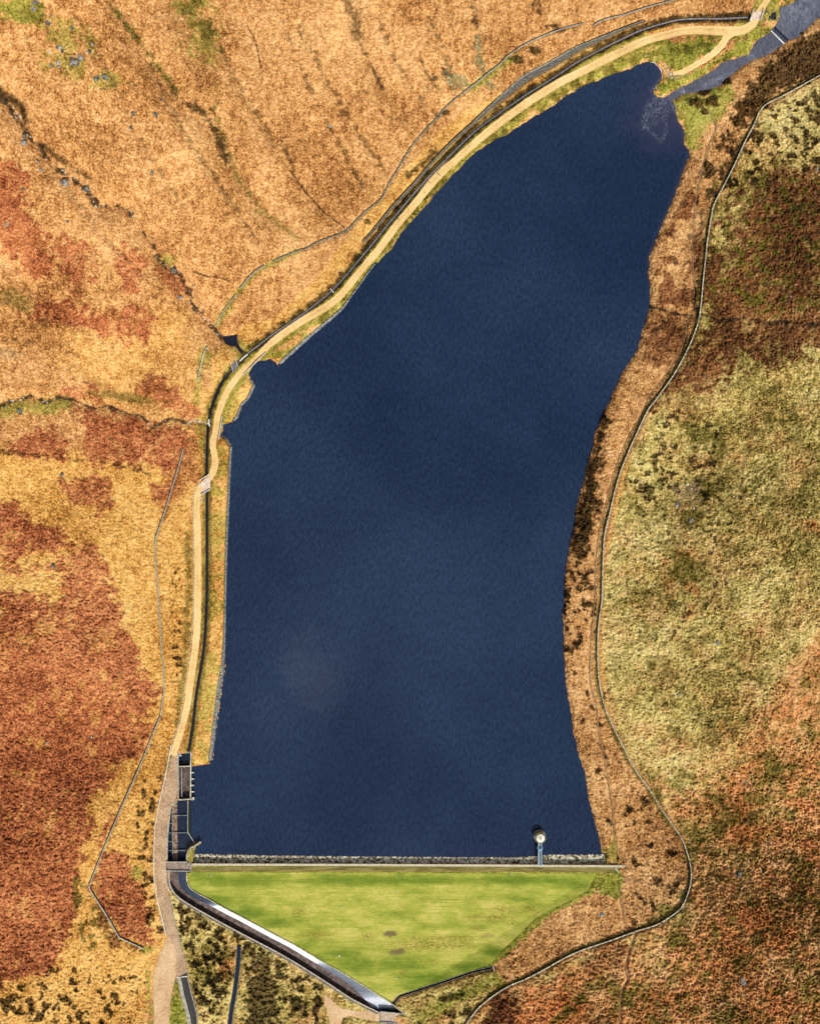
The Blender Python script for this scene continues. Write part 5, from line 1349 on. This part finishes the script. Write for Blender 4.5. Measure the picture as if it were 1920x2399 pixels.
# ------------------------------------------------------------------ boulders
def rock_mesh(seed):
    r = np.random.default_rng(seed)
    import bmesh
    bm = bmesh.new(); bmesh.ops.create_icosphere(bm, subdivisions=3, radius=0.5)
    cuts = [(r.normal(size=3), r.uniform(0.26, 0.42)) for _ in range(9)]
    for v in bm.verts:
        p = np.array(v.co)
        for nrm, dd in cuts:
            nn = nrm / np.linalg.norm(nrm); ex = p @ nn - dd
            if ex > 0: p = p - nn * ex * 0.9
        p = p * (1 + r.normal(0, 0.012))
        v.co = Vector(p * np.array([1, 0.78, 0.62]))
    me = bpy.data.meshes.new('boulder'); bm.to_mesh(me); bm.free()
    return me
ROCKS = [rock_mesh(i) for i in range(6)]
for m_ in ROCKS: m_.materials.append(M_BOULDER)
PROCKS = [m_.copy() for m_ in ROCKS]
M_PALEBOULDER = simple('pale_boulder', [(70,68,62),(148,144,134),(206,202,188)], 0.9, 0.9, 0.7, 0.2)
for m_ in PROCKS: m_.materials[0] = M_PALEBOULDER
WROCKS = [m_.copy() for m_ in ROCKS]
for m_ in WROCKS: m_.materials[0] = M_PALEROCK
def boulder(u, v, size, label, group=None, pale=False, ang=None, flat=1.0, dz=0.1, cat='boulder', name='boulder'):
    o = bpy.data.objects.new(name, random.choice((WROCKS if size < 7 else PROCKS) if pale else ROCKS))
    p = P3(u, v, dz); o.location = p
    s_ = size * S * 1.35
    o.scale = (s_ * random.uniform(.95, 1.25), s_ * random.uniform(.85, 1.1), s_ * flat * random.uniform(.8, 1.1))
    o.rotation_euler = (random.uniform(-.2, .2), random.uniform(-.2, .2), random.uniform(0, 6.28) if ang is None else ang)
    COL.objects.link(o)
    return tag(o, label, cat, group)
big = [(81,5,11,'large grey boulder at the very top of the green patch near the top left corner'),(77,22,11,'pale slab boulder just below the topmost boulder in the green patch'),(114,53,13,'dark boulder with a light top edge right of the green patch'),
 (168,67,9,'lone dark boulder right of the top left green patch'),(122,37,6,'small dark stone above the light edged boulder'),(63,89,6,'small dark stone left of the boulder cluster'),
 (138,112,11,'largest pale topped boulder heading the top left cluster'),(146,120,9,'dark boulder tucked against the largest cluster boulder'),(117,123,6,'small pale stone at the left of the top left cluster'),
 (137,148,10,'pale round boulder low in the top left cluster'),(139,158,8,'dark boulder below the pale round one in the cluster'),(121,153,8,'dark narrow boulder at the lower left of the cluster'),
 (174,143,17,'widest dark boulder in the right half of the top left cluster'),(191,136,13,'pale flat boulder right beside the widest cluster boulder'),(166,150,8,'low grey stone leaning on the widest cluster boulder'),(174,127,6,'small grey stone above the widest cluster boulder'),
 (216,104,8,'lone pale edged stone above and right of the cluster'),(212,122,8,'dark rounded stone right of the cluster'),(203,125,6,'pale small stone right of the cluster'),
 (226,183,12,'left rounded boulder of the pair below the cluster'),(245,182,16,'tall right boulder of the pair below the cluster'),(238,210,6,'small dark stone below the boulder pair'),
 (313,200,6,'small dark stone right of the boulder pair'),(377,234,7,'small lone boulder in the plain grass right of the pair'),(314,266,10,'grey boulder on a green tuft in the middle of the slope'),(306,298,8,'dark triangular stone below the green tuft boulder'),
 (365,270,10,'long grey boulder right of the green tuft boulder'),(355,404,10,'small double boulder low on the open orange slope'),(435,459,5,'tiny grey stone low on the open orange slope'),
 (56,320,12,'upper grey rock beside the dark bend of the top left stream'),(56,336,13,'lower pale rock beside the dark bend of the top left stream'),(87,378,10,'grey rock in the grass left of the stream'),(96,398,10,'pale rock in the grass just left of the stream'),
 (153,431,18,'big pale boulder beside the stream with a bright cap'),(202,442,18,'tall grey rock standing in the stream bed'),(53,446,10,'pale lichened boulder in the red bracken at left'),(14,526,10,'pale boulder at the left edge of the red bracken'),(156,520,7,'small grey stone in the ochre grass below the stream'),
 (405,637,14,'long grey slab beside the lower stream'),(455,668,8,'small blue grey stone right of the lower stream'),(418,698,13,'pale cream boulder left of the lower stream'),
 (610,583,6,'bright lone stone above the short curved wall'),(772,296,8,'pale stone in the middle of the upper slope'),(48,965,12,'grey boulder in the green strip below the second stream'),(145,1113,10,'grey stone in the open ochre grass'),
 (126,1325,11,'grey boulder where the bracken patches meet'),(110,1741,8,'pale boulder in the lower bracken'),(216,1728,7,'small pale stone in the bracken right of the pale boulder'),(276,1577,7,'small pale stone near the bracken edge'),
 (1679,1507,10,'lone pale grey boulder in the middle of the right hand moor'),(1591,1626,9,'small grey boulder low on the straw moor'),(1723,1593,8,'dark grey stone right of the low moor boulder') if False else (1723,1392,8,'dark grey stone above the lone moor boulder'),
 (1913,398,13,'bright boulder at the right edge above the dark red bracken'),(1894,683,8,'pale thin stone in the dark red bracken at right'),(1729,2046,16,'dark grey boulder on the orange slope right of the long wall'),(1763,2102,9,'small dark boulder below the orange slope boulder'),
 (1799,2245,13,'dark boulder in the bright orange grass at lower right'),(1738,2296,18,'largest dark boulder at the lower right'),(1567,2262,11,'pale pointed boulder right of the lower footpath'),(1509,2281,6,'small pale stone close to the lower footpath'),(1747,1833,9,'grey stone on the olive slope at lower right'),
 (1410,2143,12,'pale flat boulder in the pink grass right of the dam toe'),(1309,2290,6,'tiny white stone in the orange bracken below the long wall'),(1693,2347,12,'pale slab among the dark tussocks at lower right'),(1853,696,8,'narrow pale stone inside the dark red bracken'),(1585,1183,12,'pale boulder in the stony patch of the right moor'),(1618,1218,11,'bright slab at the foot of the stony patch')]
for u, v, sz, lb in big:
    boulder(u, v, sz, lb, None, pale=('pale' in lb or 'bright' in lb or 'white' in lb), flat=1.15)
def along(poly, n_, spread, sizes, label, group, pale=0.8, cat='stone'):
    P = resample(poly, step=2)
    for _ in range(n_):
        p = P[random.randrange(len(P))]
        boulder(p[0] + random.gauss(0, spread), p[1] + random.gauss(0, spread), random.uniform(*sizes), label, group, random.random() < pale, dz=0.0, cat=cat, name='stream_stone')
along(ST1[1:], 150, 3.2, (2.4, 5.6), 'pale stone lying in the rocky bed of the upper left stream', 'stones in the upper left stream bed')
along(ST2[1:], 110, 2.0, (2.2, 5.2), 'pale stone lying in the rocky bed of the second stream', 'stones in the second stream bed')
along(ST3[:-1], 28, 2.2, (2.0, 4.2), 'pale stone in the thin stream crossing the right bank', 'stones in the right bank stream', 0.6)
along([(1547,185),(1534,205),(1532,218),(1548,226),(1562,222),(1575,232),(1580,245)], 26, 3.0, (2.0, 5.0), 'stone at the rocky river mouth', 'stones at the river mouth', 0.6)
along([(1562,155),(1566,170),(1570,182)], 7, 1.5, (4.0, 6.5), 'cream boulder in the short row above the inlet beach', 'cream boulders above the beach', 1.0, 'boulder')
for p_ in WALL_RUIN[3::2]:
    for _ in range(5):
        boulder(p_[0] + random.gauss(0, 6), p_[1] + random.gauss(0, 5), random.uniform(1.6, 3.6), 'fallen stone beside the tumbledown wall', 'stones fallen from the ruined wall', True, dz=0.05, cat='stone', name='fallen_stone')
for _ in range(34):
    boulder(random.gauss(1610, 26), random.gauss(1150, 26), random.uniform(3, 7), 'grey stone in the stony patch on the right moor', 'stones in the right moor patch', random.random() < .5, dz=0.15, cat='stone', name='moor_stone')
for u, v, lb in [(495,2050,'white stone at the upper left of the mown dam face'),(928,2090,'white stone on the upper middle of the mown face'),(801,2125,'white stone left of the middle of the mown face'),(795,2239,'white stone low on the mown face near the chute'),(928,2291,'white stone near the bottom of the mown face'),(1198,2047,'white stone at the upper right of the mown face'),(927,2160,'white stone in the centre of the mown dam face'),(514,1133,'bright white stone in the grass right of the track bridge'),(1512,130,'pale stone in the grass above the beach')]:
    boulder(u, v, 3.4, lb, None, True, dz=0.25, cat='stone', name='white_stone')
for i, (u, v) in enumerate([(436,2031),(438.2,2027.5),(441,2024.5),(443.2,2022),(445.5,2018)]):
    o = mesh_obj('bollard', *[m_ for m_ in ([(x + world_pts(u, v, 2.95)[0], y + world_pts(u, v, 2.95)[1], z + 2.95) for x, y, z in lathe([(0.3, -0.3), (0.3, 0.7), (0.24, 0.95), (0.1, 1.05)], 10)[0]], lathe([(0.3, -0.3), (0.3, 0.7), (0.24, 0.95), (0.1, 1.05)], 10)[1])], M_WHITE, base=tuple(world_pts(np.array([float(u)]), np.array([float(v)]), np.array([2.95]))[0]))
    tag(o, 'small white bollard in the row at the dam end of the road bridge', 'bollard', 'white bollards by the bridge')

# ------------------------------------------------------------------ walkers on the track
def person_mesh(stride):
    J = [((0, 0, .95), .15), ((0, 0, 1.15), .14), ((0, .01, 1.38), .16), ((0, .02, 1.50), .065), ((0, .03, 1.60), .09), ((0, .03, 1.71), .085),
         ((.2, 0, 1.40), .075), ((.27, -stride * .5, 1.13), .055), ((.27, -stride * .2, .88), .042), ((-.2, 0, 1.40), .075), ((-.27, stride * .5, 1.13), .055), ((-.27, stride * .6, .88), .042),
         ((.1, 0, .86), .1), ((.1, stride, .48), .075), ((.1, stride * .7, .09), .055), ((.1, stride * .7 + .16, .04), .045),
         ((-.1, 0, .86), .1), ((-.1, -stride * .5, .48), .075), ((-.1, -stride * 1.5, .12), .055), ((-.1, -stride * 1.5 + .16, .05), .045)]
    E = [(0, 1), (1, 2), (2, 3), (3, 4), (4, 5), (2, 6), (6, 7), (7, 8), (2, 9), (9, 10), (10, 11), (0, 12), (12, 13), (13, 14), (14, 15), (0, 16), (16, 17), (17, 18), (18, 19)]
    me = bpy.data.meshes.new('person_skeleton'); me.from_pydata([j[0] for j in J], E, [])
    o = bpy.data.objects.new('person_skeleton', me); COL.objects.link(o)
    md = o.modifiers.new('skin', 'SKIN'); o.modifiers.new('sub', 'SUBSURF').levels = 1
    for d_, j in zip(me.skin_vertices[0].data, J): d_.radius = (j[1], j[1])
    me.skin_vertices[0].data[0].use_root = True
    dg = bpy.context.evaluated_depsgraph_get(); dg.update()
    out = bpy.data.meshes.new_from_object(o.evaluated_get(dg))
    bpy.data.objects.remove(o); 
    return out
PM = [person_mesh(.22), person_mesh(.12)]
skin = simple('skin', [(190,140,115),(205,155,130),(215,165,140)], 3, 0.6, 0)
hairm = simple('dark_hair', [(20,14,10),(34,24,18),(50,36,28)], 6, 0.7, 0)
CLOTH = {k_: simple(k_ + '_cloth', [tuple(int(x * .7) for x in c), c, tuple(min(255, int(x * 1.2)) for x in c)], 4, 0.9, 0) for k_, c in
         {'black': (24, 24, 28), 'navy': (28, 34, 58), 'white': (226, 226, 222), 'grey': (60, 60, 64), 'maroon': (70, 26, 30), 'dark_green': (30, 44, 32)}.items()}
def person(u, v, top, legs, label, ang, group=None):
    src = random.choice(PM); me = src.copy(); me.name = 'person'
    me.materials.clear()
    for m_ in (CLOTH[top], CLOTH[legs], skin): me.materials.append(m_)
    for p in me.polygons:
        z = p.center.z; x = abs(p.center.x)
        p.material_index = 2 if z > 1.5 or (x > .22 and z < .93 and z > .8) else (0 if z > .93 else 1)
        p.use_smooth = True
    o = bpy.data.objects.new('person', me); o.location = P3(u, v, 0.12); o.rotation_euler = (0, 0, ang); COL.objects.link(o)
    tag(o, label, 'person', group)
    hv, hf = lathe([(0.05, 1.60), (0.105, 1.64), (0.112, 1.72), (0.09, 1.79), (0.03, 1.82)], 14)
    hm = bpy.data.meshes.new('hair'); hm.from_pydata([(x, y + .015, z) for x, y, z in hv], [], hf); hm.materials.append(hairm)
    h = bpy.data.objects.new('hair', hm); COL.objects.link(h); h.parent = o
g = 'walkers on the gravel track'
person(1451, 112, 'white', 'black', 'person in a white top walking on the uppermost stretch of the track', 2.0, g)
person(1456, 113, 'black', 'black', 'person in black walking beside the one in a white top', 2.0, g)
person(1024, 408, 'black', 'navy', 'leftmost of three dark dressed people walking together', 2.4, g)
person(1028, 409, 'navy', 'black', 'middle one of the three dark dressed people walking together', 2.4, g)
person(1029.5, 412.5, 'grey', 'black', 'rightmost of the three dark dressed people nearest the water side', 2.4, g)
person(1007, 429, 'dark_green', 'grey', 'person walking alone just below the group of three', -0.7, g)
person(994.5, 452, 'black', 'grey', 'second lone walker below the group of three', -0.7, g)
person(956.5, 490, 'black', 'black', 'person in black walking alone between the lone walkers and the pair', -0.7, g)
person(932, 514, 'black', 'navy', 'left person of the pair walking on the middle stretch of the track', 2.4, g)
person(935.5, 517, 'maroon', 'black', 'right person of the pair on the middle stretch, on the water side', 2.4, g)
person(773, 703, 'navy', 'black', 'lone person walking near the plank over the catchwater', 2.2, g)
